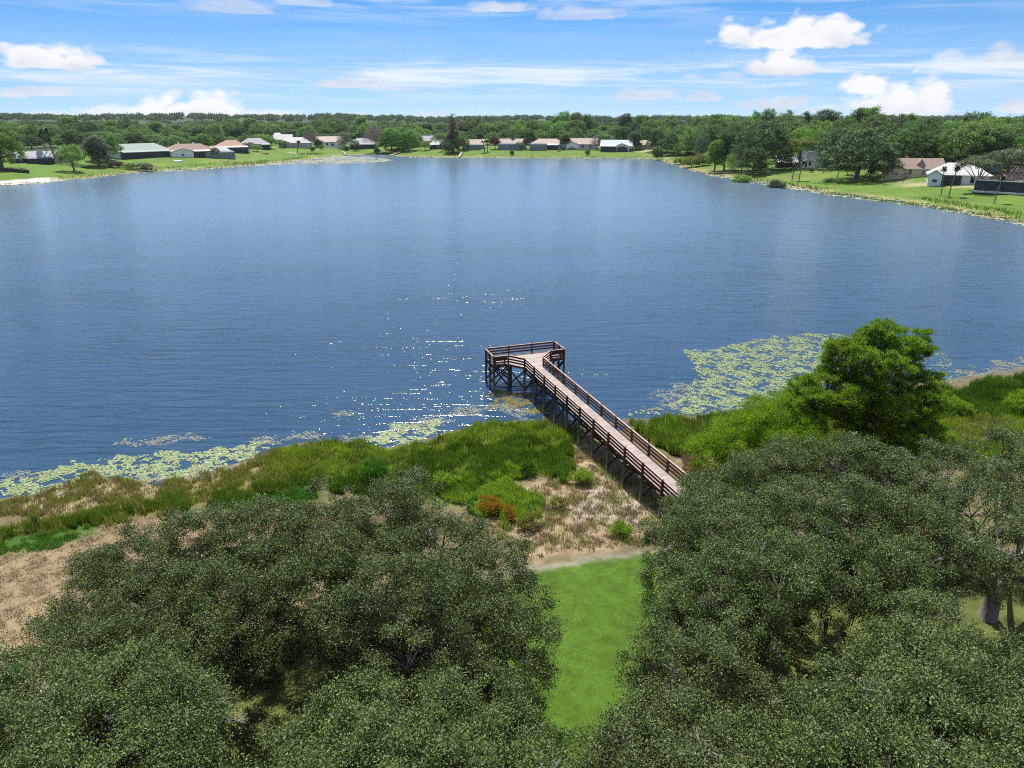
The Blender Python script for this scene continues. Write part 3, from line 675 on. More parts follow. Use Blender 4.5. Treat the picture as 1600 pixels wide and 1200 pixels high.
near_tree('cypress_tree', 'tall feathery bright green cypress by the lily pads, right of the pier',
  Ld([(1370, 548, 62, 1.9), (1322, 562, 61, 1.8), (1412, 552, 63, 1.7), (1292, 602, 60.5, 1.9), (1350, 600, 60, 2.1), (1415, 600, 62, 2.0), (1440, 548, 63.5, .9), (1258, 607, 60, 1.3), (1258, 642, 59.5, 1.3),
      (1305, 648, 59, 1.9), (1370, 650, 59, 2.1), (1425, 640, 60, 2.1), (1445, 600, 62, 1.5), (1440, 672, 60, 1.5), (1400, 690, 58.5, 1.9), (1345, 690, 58, 1.7), (1388, 525, 62, 1.2), (1310, 545, 61.5, 1.1), (1350, 530, 62, 1.0), (1345, 560, 59, 1.2), (1395, 575, 59, 1.3), (1325, 625, 57.5, 1.3), (1395, 640, 57.5, 1.4), (1275, 625, 58, 1.1), (1240, 620, 60, .9), (1460, 625, 60, 1.2), (1370, 512, 62, .7), (1440, 530, 64, .7)], .93),
  'cypress', per_m2=4.6, leaves=160, L=.26, Wd=.055, clump=.22, fork=3.5, trunk_r=.35, seed=31, sec=6, upsweep=.5, inner=.45, up=.3, twigs=25, zmin=-.7, squash=.95)
near_tree('willow_shrub', 'lime green willow thicket between the cypress and the pier',
  Ld([(1112, 722, 54, 1.4), (1130, 692, 55, 1.4), (1170, 664, 56.5, 1.5), (1210, 655, 58, 1.5), (1200, 692, 55.5, 1.6), (1250, 675, 57, 1.4), (1160, 722, 54, 1.5), (1108, 752, 52.5, 1.0), (1222, 645, 59, 1.1), (1262, 655, 58, 1.2), (1270, 690, 56, 1.3), (1140, 672, 56.5, 1.5), (1185, 645, 58, 1.5), (1228, 632, 59, 1.3), (1100, 702, 55, 1.3), (1150, 742, 53.3, 1.4)]),
  'willow', per_m2=4.5, leaves=100, L=.22, Wd=.045, clump=.28, fork=.6, trunk_r=.15, seed=32, upsweep=.6, inner=.4, up=.3, cat='shrub', zmin=-.8)

def near_shrub(name, label, px, py, D, r, leaf, h=None, n=5, seed=1, cat='shrub', group=None, L=.16, Wd=.06, leaves=70):
    g = np.random.default_rng(seed); c = at_d(px, py, D); z0 = hz(c[0], c[1])
    h = h or r * 1.2
    lobes = [(c[0] + g.uniform(-.6, .6) * r, c[1] + g.uniform(-.6, .6) * r, z0 + h * g.uniform(.35, .75), r * g.uniform(.42, .62)) for _ in range(n)]
    return near_tree(name, label, lobes, leaf, (c[0], c[1]), per_m2=9, leaves=leaves, L=L, Wd=Wd, clump=.16, fork=.15, trunk_r=.05, seed=seed, sec=2, cat=cat, group=group, upsweep=.6, zmin=-.6)

def Dg(px, py): return ground(px, py)[1]
for nm, lab, px, py, r, lf, sd in (
    ('leafy_shrub', 'small bright green shrub by the sandy path below the pier', 966, 836, .75, 'willow', 41),
    ('leafy_shrub', 'rusty orange shrub at the edge of the green reeds', 768, 800, .85, 'orange', 42),
    ('leafy_shrub', 'orange-yellow shrub right beside the rusty orange one', 798, 810, .6, 'orange', 43),
    ('leafy_shrub', 'yellow-green shrub on dry grass below the orange shrubs', 830, 826, .8, 'olivegrass', 44),
    ('leafy_shrub', 'dark green shrub among the reeds above the dry grass', 822, 742, .9, 'reed', 45),
    ('leafy_shrub', 'low yellow-green shrub on the dry grass nearest the pier side', 905, 752, .8, 'limegrass', 46),
    ('leafy_shrub', 'olive shrub alone on the pale dry grass', 872, 794, .6, 'olivegrass', 47),
    ('leafy_shrub', 'lime shrub right of the cypress, nearest to it', 1436, 640, 1.2, 'willow', 48),
    ('leafy_shrub', 'lime shrub below the marsh grass, second from the cypress', 1490, 648, 1.3, 'willow', 49),
    ('leafy_shrub', 'tall lime shrub at the right edge above the oaks', 1590, 645, 1.6, 'willow', 50),
    ('leafy_shrub', 'lime shrub low at the foot of the cypress on its right', 1465, 692, 1.1, 'willow', 51),
    ('leafy_shrub', 'bright green shrub just behind the wide oak at the marsh edge', 590, 752, 1.3, 'brightgrass', 52),
    ('leafy_shrub', 'pale green broad-leaved shrub at the left end of the tall reeds', 700, 765, 1.0, 'limegrass', 53)):
    near_shrub(nm, lab, px, py, Dg(px, py), r, lf, seed=sd, group='shrubs on the near bank')

# ------------------------------------------------------------------ grasses and reeds (nobody could count the blades)
def rand_in(poly, n, g, clumpy=0.0, cs=1.5):
    lo = poly.min(0); hi = poly.max(0); out = []
    tot = 0
    while tot < n:
        p = g.uniform(lo, hi, (n * 3, 2)); k = poly_sd(poly, p[:, 0], p[:, 1]) + wob(p[:, 0], p[:, 1], 1.3, 2) * .8 + wob(p[:, 0], p[:, 1], .5, 4) * .35 < 0
        if clumpy: k &= (wob(p[:, 0], p[:, 1], cs, 7) * .6 + wob(p[:, 0], p[:, 1], cs * .37, 3) * .5 + .35 > clumpy * g.random(len(p)))
        p = p[k]; out.append(p); tot += len(p)
        if len(p) == 0: break
    return np.concatenate(out)[:n]

def area(P): return .5 * abs(np.dot(P[:, 0], np.roll(P[:, 1], 1)) - np.dot(P[:, 1], np.roll(P[:, 0], 1)))

def blade_quads(p, h, w, lean, g):
    n = len(p); z = np.maximum(height(p[:, 0], p[:, 1]), -.05) - .03
    b = np.stack([p[:, 0], p[:, 1], z], 1); ang = g.uniform(0, math.pi, n); u = np.stack([np.cos(ang), np.sin(ang), 0 * ang], 1)
    la = g.uniform(0, 6.28, n); hh = h * g.uniform(.5, 1.25, n); ll = lean * hh * np.abs(g.normal(size=n))
    t = b + np.stack([np.cos(la) * ll, np.sin(la) * ll, hh], 1)
    ww = (w * g.uniform(.7, 1.3, n))[:, None] / 2
    return np.stack([b - u * ww, b + u * ww, t + u * ww * .25, t - u * ww * .25], 1)

def grass(name, label, specs, m, seed, cat='grass'):
    g = np.random.default_rng(seed); Q = []
    for zone, dens, h, w, lean, cl, cs in specs:
        P = ZP[zone] if isinstance(zone, str) else zone
        n = int(area(P) * dens)
        p = rand_in(P, n, g, cl, cs)
        if len(p): Q.append(blade_quads(p, h * (1 + .22 * wob(p[:, 0], p[:, 1], 1.6, 4)), w, lean, g))
    me = quads_mesh(name, np.concatenate(Q))
    tag(link(name, me, M[m]), label, cat, kind='stuff')

ZP['lawn_view'] = px_poly([(840, 892), (985, 868), (1010, 860), (1060, 1000), (1030, 1210), (820, 1210), (880, 1060)], 1.6)
grass('tall_reeds', 'dark green reeds standing in a band on both sides of the pier', [('reedline', 150, .75, .045, .2, 1.0, 1.1), ('reed', 330, .68, .045, .18, .6, 1.6), ('reed_dark', 240, .8, .05, .18, .5, 1.4), ('reed_east', 200, .9, .05, .2, .5, 1.5), ('edge', 40, .8, .045, .2, 1.0, 1.2)], 'reed', 61, 'reeds')
grass('lime_grass', 'yellow-green marsh grass along the water edge and below the reeds', [('edge', 190, .55, .04, .3, .8, 1.1), ('lime', 340, .6, .045, .35, .6, 1.2), ('reed', 60, .6, .04, .3, 1.0, 2.2), ('reed_dark', 70, .8, .05, .3, .8, 1.5), ('east', 90, .6, .06, .35, .7, 1.7), ('dry', 22, .4, .04, .4, 1.15, 1.1)], 'limegrass', 62)
grass('olive_grass', 'olive and yellow marsh grass along the left part of the near shore', [('olive', 170, .5, .045, .3, .6, 1.3), ('tanweed', 110, .5, .045, .4, .8, 1.0), ('edge', 90, .5, .04, .3, .95, 1.0), ('reed', 25, .6, .04, .4, 1.0, 1.1), ('reed_dark', 80, .7, .05, .3, .8, 1.0), ('east', 90, .6, .05, .35, .8, 1.1), ('dry', 25, .35, .04, .5, 1.1, .8)], 'olivegrass', 63)
grass('bright_grass', 'low emerald grass patches between the left field and the marsh', [('bright', 320, .22, .04, .5, .4, 1.3), ('bright2', 300, .35, .045, .5, .5, 1.3), ('lime', 130, .55, .05, .4, .8, .9), ('east', 60, .5, .05, .4, .9, 1.5)], 'brightgrass', 64)
grass('dry_grass', 'dead straw-coloured grass on the bare bank around the pier foot and the left field', [('dry', 105, .3, .035, .6, .85, .8), ('edge', 40, .4, .04, .5, 1.0, .9), ('lime', 30, .4, .04, .5, 1.1, .9), ('dry_east', 220, .5, .04, .5, .5, .8), ('dry_far', 200, .5, .04, .5, .5, .8), ('tanweed', 60, .45, .04, .5, .9, .9), ('field', 130, .12, .05, 1.7, .95, .7), ('bare', 15, .2, .03, .8, 1.0, .7)], 'drygrass', 65)
grass('lawn_grass', 'short mown grass of the lawn strip between the oaks', [('lawn_view', 420, .055, .022, .6, 0, 1)], 'lawnblade', 66)

# ------------------------------------------------------------------ floating plants
def disc_quads(p, r, z, g, tilt=.06, sides=8):
    """flat little leaves as n-gons: returns an array (n, sides, 3)"""
    n = len(p); a = np.arange(sides) / sides * 2 * math.pi
    a = a[None, :] + g.uniform(0, 6.28, n)[:, None]
    rr = (r * g.uniform(.6, 1.25, n))[:, None] * (1 + .12 * g.normal(size=(n, sides)))
    x = np.cos(a) * rr; y = np.sin(a) * rr * g.uniform(.75, 1, n)[:, None]
    tx, ty = g.normal(size=(2, n, 1)) * tilt
    zz = z + np.abs(g.normal(size=(n, 1))) * .012 + x * tx + y * ty
    return np.stack([p[:, 0:1] + x, p[:, 1:2] + y, np.maximum(zz, .004)], -1)

def ngon_mesh(name, A):
    n, s, _ = A.shape
    return np_mesh(name, A.reshape(-1, 3), np.arange(n * s), np.arange(n) * s)

LILY = dict(
    west=[(0, 748), (60, 738), (120, 722), (200, 713), (300, 706), (400, 690), (428, 696), (380, 722), (330, 742), (250, 752), (200, 757), (150, 740), (80, 768), (0, 782), (-60, 790), (-60, 765)],
    mid=[(572, 686), (610, 668), (690, 655), (685, 668), (640, 692), (600, 702)],
    east=[(1070, 547), (1110, 545), (1180, 530), (1290, 520), (1340, 530), (1320, 560), (1300, 600), (1230, 632), (1150, 645), (1060, 648), (1030, 643), (1075, 612), (1088, 582)],
    small=[(965, 645), (1010, 630), (1040, 648), (985, 655)], far=[(1440, 560), (1462, 545), (1500, 575), (1545, 588), (1480, 600), (1440, 600)])
def lilies():
    g = np.random.default_rng(71); P = []
    for k, d, cl in (('west', 52, .4), ('mid', 50, .35), ('east', 35, .5), ('small', 6, .9), ('far', 6, .8)):
        poly = np.array([at_z(a, b, 0)[:2] for a, b in LILY[k]]); p = rand_in(poly, int(area(poly) * d), g, cl, 1.1); P.append(p)
    p = np.concatenate(P); h = height(p[:, 0], p[:, 1]); p = p[h < .12]
    p = p[np.argsort(np.hypot(p[:, 0], p[:, 1]))]
    A = disc_quads(p, .105, .014, g, .07)
    A[:, :, 2] += np.maximum(height(p[:, 0], p[:, 1]), 0)[:, None]
    for q in A[:300]:
        c = q.mean(0); me = ngon_mesh('lily_pad', (q - c)[None])
        o = link('lily_pad', me, M['pad'], loc=c); tag(o, 'round pale green lily pad in the floating patch nearest the camera, along the left shore', 'lily pad', 'lily pads of the nearest patch')
    tag(link('lily_pad_mat', ngon_mesh('lily_pad_mat', A[300:]), M['pad']), 'floating mat of pale green lily pads beyond the nearest ones', 'lily pads', kind='stuff')
lilies()

def film(name, label, polys, m, dens, r, seed, z=.008, cl=1.0, cs=1.2, cat='water weed'):
    g = np.random.default_rng(seed); out = []
    for pl in polys:
        poly = np.array([at_z(a, b, 0)[:2] for a, b in pl]); p = rand_in(poly, int(area(poly) * dens), g, cl, cs)
        p = p[height(p[:, 0], p[:, 1]) < .3]
        A = disc_quads(p, r, z, g, .03, 6); A[:, :, 2] += np.maximum(height(p[:, 0], p[:, 1]), 0)[:, None]; out.append(A)
    tag(link(name, ngon_mesh(name, np.concatenate(out)), M[m]), label, cat, kind='stuff')
film('brown_water_weed', 'brown-olive weed bed in the shallows along the shaded side of the pier', [[(762, 614), (800, 608), (835, 622), (870, 648), (915, 676), (880, 678), (850, 655), (815, 636), (768, 636)], [(1030, 640), (1100, 650), (1180, 640), (1160, 655), (1040, 655)]], 'weed', 55, .11, 72, cl=.55, cs=.9)
film('pale_algae', 'thin pale algae film drifting along the near shore', [[(180, 692), (300, 676), (330, 684), (200, 704)], [(360, 694), (440, 676), (480, 672), (600, 686), (560, 694), (470, 684), (430, 694)], [(600, 668), (660, 652), (750, 632), (765, 640), (700, 662), (640, 672)], [(735, 632), (800, 630), (850, 652), (830, 662), (780, 645)], [(0, 745), (50, 728), (60, 740), (0, 752)], [(1500, 578), (1560, 562), (1700, 548), (1700, 566), (1560, 580), (1500, 590)],
     [(1020, 615), (1060, 598), (1085, 606), (1060, 640), (1020, 640)], [(520, 646), (560, 642), (562, 650), (525, 654)], [(210, 745), (320, 738), (400, 720), (420, 725), (330, 752), (215, 760)]], 'scum', 26, .10, 73, cl=1.25, cs=1.3, cat='algae')

# ------------------------------------------------------------------ far trees: shared crowns, every tree an object
def far_crown(seed, lobes, n_clump, leaves, L, spread, w=.62, zmin=-.6):
    g = np.random.default_rng(seed); lb = [tuple(l) for l in lobes]
    tot = sum(4 * math.pi * r * r * .7 for *_, r in lb)
    p, nr = lobe_points(lb, n_clump / tot, g, zmin=zmin, inner=.3, rough=.3)
    return quads_mesh('crown', leaf_quads(p, leaves, spread, L, L * w, g, .8, nr))

def dome(seed, k, w, h, z0, r0):
    g = np.random.default_rng(seed); out = []
    for i in range(k):
        a = i * 2.4 + g.uniform(-.4, .4); t = math.sqrt((i + .5) / k); rr = t * (w / 2 - r0 * .8)
        z = z0 + r0 * .7 + (h - z0 - 1.6 * r0) * (1 - t ** 2.2) * g.uniform(.85, 1.08)
        out.append((rr * math.cos(a), rr * math.sin(a), z, r0 * g.uniform(.75, 1.2)))
    return out

def trunk_simple(seed, h, r, lobes):
    g = np.random.default_rng(seed); mb = MB(); f = h * .28
    mb.tube([(0, 0, -.6), (g.normal() * .1, g.normal() * .1, f)], [r * 1.3, r], 6)
    for x, y, z, q in lobes[::2]:
        mb.tube([(0, 0, f * .9), (x * .5, y * .5, f * .5 + z * .5 - .3), (x, y, z)], [r * .55, r * .35, r * .12], 4)
    return mb.mesh('trunk', True)

SHAPES = {}   # kind -> list of (crown mesh, trunk mesh, height, width)
def shape(kind, lobes, seed, n, leaves, L, spread, r, w=.62):
    cm = far_crown(seed, lobes, n, leaves, L, spread, w); tm = trunk_simple(seed, max(z + q for *_, z, q in lobes), r, lobes)
    a = np.empty(len(cm.vertices) * 3, np.float32); cm.vertices.foreach_get('co', a); a = a.reshape(-1, 3)
    hh = float(np.percentile(a[:, 2], 99.7)); ww = float(np.percentile(np.abs(a[:, :2]), 98) * 2)
    SHAPES.setdefault(kind, []).append((cm, tm, hh, ww))
for i in range(6): shape('oak', dome(100 + i, 13, 15, 14, 1.0, 3.0), 100 + i, 640, 44, .40, (.45, .45, .32), .4)
for i in range(4): shape('tall', [(x * .62, y * .62, z * 1.25, r * .8) for x, y, z, r in dome(120 + i, 13, 13, 15, 1.2, 2.7)], 120 + i, 560, 42, .38, (.4, .4, .4), .35)
for i in range(3): shape('slim', [(math.sin(j * 2.1) * .9, math.cos(j * 2.1) * .9, 6 + j * 1.35, 1.9 - .1 * j) for j in range(9)], 130 + i, 260, 40, .38, (.45, .45, .5), .3)
for i in range(3): shape('round', dome(140 + i, 9, 6, 6, 1.5, 1.5), 140 + i, 240, 40, .26, (.28, .28, .22), .18)
for i in range(3): shape('bush', dome(150 + i, 8, 5, 3, .2, 1.1), 150 + i, 200, 40, .24, (.26, .26, .2), .1)
for i in range(2): shape('umbrella', [(x, y, z * .5 + 4.6, r * .62) for x, y, z, r in dome(160 + i, 16, 13, 9, 3, 2.1)], 160 + i, 380, 36, .3, (.4, .4, .2), .3)
for i in range(2): shape('bare', dome(170 + i, 13, 10, 12, 3, 2.1), 170 + i, 420, 34, .5, (.5, .5, .5), .3, .12)
shape('spire', [(math.sin(j * 2) * .15, math.cos(j * 2) * .15, 3 + j * 1.55, max(.5, 3.0 * (1 - j / 12.5))) for j in range(12)], 180, 420, 40, .45, (.4, .4, .4), .3, .3)
for i in range(2): shape('feather', dome(190 + i, 11, 9, 10, 1.0, 1.9), 190 + i, 300, 26, .5, (.55, .55, .5), .22, .22)

def palm_shapes():
    for i in range(2):
        g = np.random.default_rng(200 + i); mb = MB(); h = 9.0
        lx = (-1, 1)[i] * .9
        mb.tube([(0, 0, -.4), (lx * .15, 0, h * .3), (lx * .55, 0, h * .65), (lx, 0, h)], [.24, .18, .17, .2], 7)
        Q = []
        for k in range(46):
            a = g.uniform(0, 6.28); e = g.uniform(-.7, 1.3); n = 5; ln = g.uniform(1.3, 1.9)
            p = np.array([lx, 0, h]); d = np.array([math.cos(a) * math.cos(e), math.sin(a) * math.cos(e), math.sin(e)]); u = np.array([-math.sin(a), math.cos(a), 0])
            for s in range(n):
                q = p + d * ln / n; w0 = .42 * math.sin((s + .5) / n * 2.6 + .3); w1 = .42 * math.sin((s + 1.5) / n * 2.6 + .3) * (s < n - 1)
                Q.append([p - u * w0, p + u * w0, q + u * w1, q - u * w1]); p = q; d = d + np.array([0, 0, -.28]); d /= np.linalg.norm(d)
        SHAPES.setdefault('palm', []).append((quads_mesh('crown', np.array(Q)), mb.mesh('trunk', True), h + 1.2, 3.6))
palm_shapes()

TREE_N = [0]
def far_tree(kind, loc, h, w, leaf, label, group=None, name='tree', cat='tree', var=None, rz=None, bark='bark'):
    L = SHAPES[kind]; i = TREE_N[0] % len(L) if var is None else var; TREE_N[0] += 1
    cm, tm, hh, ww = L[i]
    o = empty(name, loc, random.uniform(0, 6.28) if rz is None else rz); o.scale = (w / ww, w / ww, h / hh); tag(o, label, cat, group)
    link('crown', cm, M[leaf], o); link('trunk', tm, M[bark], o)
    return o

def at_px(px, ybase, ytop, wpx):
    p = ground(px, ybase); Z = depth_of(p)
    top = at_d(px, ytop, p[1]); return p, max(top[2] - p[2], .6), wpx / F * Z

def ptree(kind, px, yb, yt, wpx, leaf, label, **k):
    p, h, w = at_px(px, yb, yt, wpx)
    return far_tree(kind, (p[0], p[1], hz(p[0], p[1])), h, w, leaf, label, **k)

# ---- trees and shrubs one can tell apart on the far banks
for row in [
 # kind, px x, px base y, px top y, px width, leaf, name, cat, label
 ('oak', 4, 263, 194, 74, 'far_green', 'broad_tree', 'tree', 'large bright green tree at the left edge above the white beach'),
 ('round', 117, 268, 225, 40, 'far_green', 'round_tree', 'tree', 'round yellow-green tree standing alone on the lawn near the left beach'),
 ('tall', 155, 260, 212, 40, 'far_grey', 'slender_tree', 'tree', 'loose grey-green tree behind the small dock on the left bank'),
 ('oak', 168, 252, 206, 46, 'far_oak', 'broad_tree', 'tree', 'dark leafy tree beside the left end of the white gabled house'),
 ('round', 367, 236, 219, 13, 'far_dark', 'small_tree', 'tree', 'small dark tree in front of the grey roofed house, left of the low round tree'),
 ('round', 385, 238, 222, 18, 'far_dark', 'small_tree', 'tree', 'dark round tree against the wall of the house with the dark lanai'),
 ('round', 402, 237, 226, 16, 'far_green', 'small_tree', 'tree', 'low round tree on the lawn with a patch of shade beneath it'),
 ('round', 383, 222, 208, 12, 'far_grey', 'round_tree', 'tree', 'pale round-headed tree behind the grey roof, the left one of two'),
 ('round', 404, 222, 208, 13, 'far_grey', 'round_tree', 'tree', 'pale round-headed tree behind the grey roof, the right one of two'),
 ('round', 424, 232, 212, 19, 'far_green', 'small_tree', 'tree', 'dense dark green tree between two grey roofs left of the pale house'),
 ('round', 441, 231, 219, 15, 'far_green', 'small_tree', 'tree', 'green bushy tree against the pale house wall'),
 ('palm', 465, 239, 219, 13, 'palm', 'cabbage_palm', 'palm', 'short dark palm above a dark shrub near the sandy patch'),
 ('bare', 486, 230, 202, 26, 'mauve', 'bare_tree', 'tree', 'leafless mauve-grey tree, the smaller of the two bare ones'),
 ('bush', 497, 230, 217, 14, 'far_dark', 'shrub', 'shrub', 'dark shrub at the foot of the smaller bare tree'),
 ('bush', 489, 237, 229, 8, 'far_dark', 'shrub', 'shrub', 'small dark conifer-like shrub on the lawn below the smaller bare tree'),
 ('bush', 503, 233, 226, 8, 'far_green', 'shrub', 'shrub', 'small round shrub in front of the white fence'),
 ('bush', 520, 230, 224, 4, 'far_dark', 'shrub', 'shrub', 'tiny dark pointed shrub in front of the white fence'),
 ('feather', 539, 232, 204, 22, 'far_grey', 'slender_tree', 'tree', 'grey-green loose tree between the white fence and the grey roofed house'),
 ('bush', 541, 235, 228, 9, 'far_dark', 'shrub', 'shrub', 'dark shrub on the lawn below the loose grey-green tree'),
 ('bare', 588, 238, 193, 38, 'pinkish', 'bare_tree', 'tree', 'leafless pinkish-grey tree by the water, the larger of the two bare ones'),
 ('bush', 589, 240, 231, 12, 'far_dark', 'shrub', 'shrub', 'dark green shrub at the foot of the pinkish bare tree'),
 ('oak', 612, 238, 200, 36, 'far_green', 'broad_tree', 'tree', 'dense green tree between the pinkish bare tree and the rusty spire'),
 ('oak', 638, 236, 203, 34, 'far_green', 'broad_tree', 'tree', 'dense green tree left of the grey roof by the rusty spire'),
 ('spire', 708, 238, 179, 26, 'rust', 'spire_conifer', 'tree', 'dying rusty-red spire-shaped conifer, tallest tree on the far shore'),
 ('bush', 706, 240, 217, 24, 'far_dark', 'dark_shrub', 'shrub', 'dark green vine-covered thicket around the foot of the rusty spire'),
 ('round', 774, 233, 214, 17, 'red_leaf', 'red_leaved_tree', 'tree', 'dark red tree just right of the two small palms'),
 ('round', 811, 234, 221, 15, 'far_green', 'small_tree', 'tree', 'round green tree in front of the screened pool house'),
 ('round', 822, 233, 213, 14, 'red_leaf', 'red_leaved_tree', 'tree', 'dark red tree right of the screened pool house'),
 ('bush', 800, 243, 235, 8, 'far_dark', 'shrub', 'shrub', 'small lone shrub at the water edge on the middle lawn'),
 ('bush', 918, 243, 234, 8, 'far_dark', 'shrub', 'shrub', 'small lone shrub on the slope below the white walled house'),
 ('bare', 931, 233, 211, 18, 'mauve', 'bare_tree', 'tree', 'brownish half-bare tree between the tan roof and the white awning house'),
 ('bush', 988, 237, 229, 8, 'far_yellow', 'shrub', 'shrub', 'yellowish shrub right of the white awning house'),
 ('bush', 1027, 250, 229, 18, 'far_dark', 'shrub', 'shrub', 'dark blue-green shrub standing right at the water edge'),
 ('round', 1043, 237, 216, 16, 'red_leaf', 'red_leaved_tree', 'tree', 'dark red tree behind the dark water-edge shrub'),
 ('round', 1057, 248, 224, 12, 'far_green', 'small_tree', 'tree', 'slim young green tree on the small bright lawn'),
 ('oak', 1074, 242, 200, 44, 'far_green', 'broad_tree', 'tree', 'mid-green tree behind the small bright lawn, casting shade on it'),
 ('feather', 1094, 250, 210, 26, 'far_grey', 'slender_tree', 'tree', 'feathery grey-green tree between the bright lawn and the lime thicket'),
 ('bush', 1062, 257, 246, 18, 'far_yellow', 'lime_shrub', 'shrub', 'dark-edged lime shrub at the left end of the lime thicket'),
 ('bush', 1080, 261, 244, 28, 'far_yellow', 'lime_shrub', 'shrub', 'lime yellow shrub in the middle of the lime thicket'),
 ('bush', 1097, 259, 240, 26, 'far_yellow', 'lime_shrub', 'shrub', 'lime yellow shrub at the right end of the lime thicket'),
 ('tall', 1116, 268, 219, 30, 'far_green', 'slender_tree', 'tree', 'yellow-green upright tree at the water between the lime thicket and the great oak'),
 ('tall', 1131, 266, 205, 30, 'far_dark', 'slender_tree', 'tree', 'dark upright tree just behind the yellow-green upright one'),
 ('feather', 1143, 270, 238, 24, 'far_green', 'slender_tree', 'tree', 'low loose green tree at the left foot of the great oak'),
 ('feather', 1158, 272, 222, 26, 'far_grey', 'slender_tree', 'tree', 'silvery grey loose tree in front of the great oak'),
 ('oak', 1187, 266, 189, 84, 'far_dark', 'great_oak', 'tree', 'great dark dome-shaped oak left of the yellow-topped tree'),
 ('oak', 1176, 274, 230, 44, 'far_dark', 'spreading_tree', 'tree', 'dark spreading tree low in front of the great dome-shaped oak'),
 ('bush', 1160, 284, 270, 30, 'far_green', 'shrub', 'shrub', 'wide green shrub on the bank below the silvery tree'),
 ('umbrella', 1247, 262, 214, 50, 'far_yellow', 'yellow_topped_tree', 'tree', 'yellow-green umbrella-shaped tree between the two big dark oaks'),
 ('bush', 1267, 269, 262, 9, 'far_dark', 'shrub', 'shrub', 'small dark shrub on the lawn under the white walled house'),
 ('oak', 1337, 280, 203, 112, 'far_dark', 'great_oak', 'tree', 'very wide dark oak on the right bank shading the lawn, beside the tan house'),
 ('round', 1324, 273, 257, 16, 'far_grey', 'small_tree', 'tree', 'small silvery tree at the left foot of the very wide oak'),
 ('umbrella', 1525, 298, 244, 62, 'far_grey', 'pale_limbed_tree', 'tree', 'thin pale tree with whitish limbs in front of the blue-white house'),
 ('umbrella', 1576, 296, 231, 76, 'far_grey', 'umbrella_tree', 'tree', 'broad grey-green umbrella-shaped tree at the right edge behind the brown-roofed house corner'),
 ('bush', 1210, 293, 275, 20, 'far_grey', 'pampas_clump', 'shrub', 'grey-brown clump of tall pampas-like grass at the right bank waterline'),
 ('bush', 1222, 294, 281, 12, 'far_grey', 'pampas_clump', 'shrub', 'smaller grass clump just right of the tall pampas-like one'),
 ('round', 337, 247, 230, 15, 'far_dark', 'small_tree', 'tree', 'dark tree at the gap between the pinkish-roofed house and the big pool cage'),
 ('round', 556, 235, 218, 15, 'far_dark', 'small_tree', 'tree', 'dark tree before the left end of the grey roof near the pinkish bare tree'),
 ('round', 664, 235, 220, 17, 'far_green', 'small_tree', 'tree', 'green tree in front of the grey-brown roof left of the rusty spire'),
 ('round', 690, 237, 224, 12, 'far_grey', 'small_tree', 'tree', 'greyish bushy tree touching the left side of the rusty spire'),
 ('oak', 723, 234, 207, 22, 'far_green', 'broad_tree', 'tree', 'pale green tree close on the right side of the rusty spire'),
 ('tall', 883, 232, 208, 17, 'far_dark', 'slender_tree', 'tree', 'dark slim tree at the gap between the tan-roofed and white walled houses'),
 ('tall', 991, 233, 206, 20, 'far_dark', 'slender_tree', 'tree', 'dark tree between the stepped white gables and the small beige house'),
 ('oak', 1027, 237, 203, 30, 'far_dark', 'broad_tree', 'tree', 'dark broad tree just right of the small beige house'),
 ('round', 1464, 288, 264, 15, 'far_green', 'small_tree', 'tree', 'small green tree at the corner between the tan and blue-white houses'),
 ('bush', 183, 262, 252, 20, 'red_leaf', 'purple_shrub', 'shrub', 'purple-red shrub at the landward end of the small dock'),
 ('bush', 205, 264, 254, 22, 'far_yellow', 'tan_shrub', 'shrub', 'tan reedy clump left behind the small dock'),
 ('bush', 226, 264, 254, 24, 'far_grey', 'tan_shrub', 'shrub', 'greyish reedy clump right behind the small dock'),
]:
    kind, px, yb, yt, wp, leaf, nm, ct, lab = row
    ptree(kind, px, yb, yt, wp, leaf, lab, name=nm, cat=ct, bark='bark_pale' if 'whitish' in lab or kind == 'bare' else 'bark')
for px, yb, yt, wp, var, rz, lab in [
 (75, 253, 206, 13, 0, 0, 'tall leaning palm, leftmost of the four before the dark blue house'), (78, 254, 200, 13, 0, .2, 'tall leaning palm, second from the left before the dark blue house'),
 (86, 254, 199, 14, 0, -.2, 'tallest leaning palm, third from the left before the dark blue house'), (88, 255, 214, 13, 0, .1, 'shorter leaning palm, rightmost of the four before the dark blue house'),
 (757, 238, 219, 12, 0, 1, 'small palm on the middle lawn, left one of the pair'), (762, 238, 218, 12, 1, 2, 'small palm on the middle lawn, right one of the pair'), (798, 231, 215, 11, 0, 3, 'palm standing against the screened pool house'),
 (1237, 283, 252, 14, 1, 0, 'short palm left of the tilted white canoe'), (1248, 283, 250, 15, 1, .3, 'thicker palm right behind the tilted white canoe'), (1306, 286, 255, 13, 1, 0, 'thin palm on the lawn in the shade of the very wide oak'),
 (1470, 306, 259, 14, 0, .2, 'tall palm left of the leaning pair on the right bank lawn'), (1482, 307, 256, 17, 1, -.2, 'tall palm leaning right, next to the upright one on the right bank lawn'), (1553, 318, 272, 18, 1, .1, 'short palm nearest the water on the right bank')]:
    ptree('palm', px, yb, yt, wp, 'palm', lab, name='palm_tree', cat='palm', var=var, rz=rz, group='palms on the far banks')

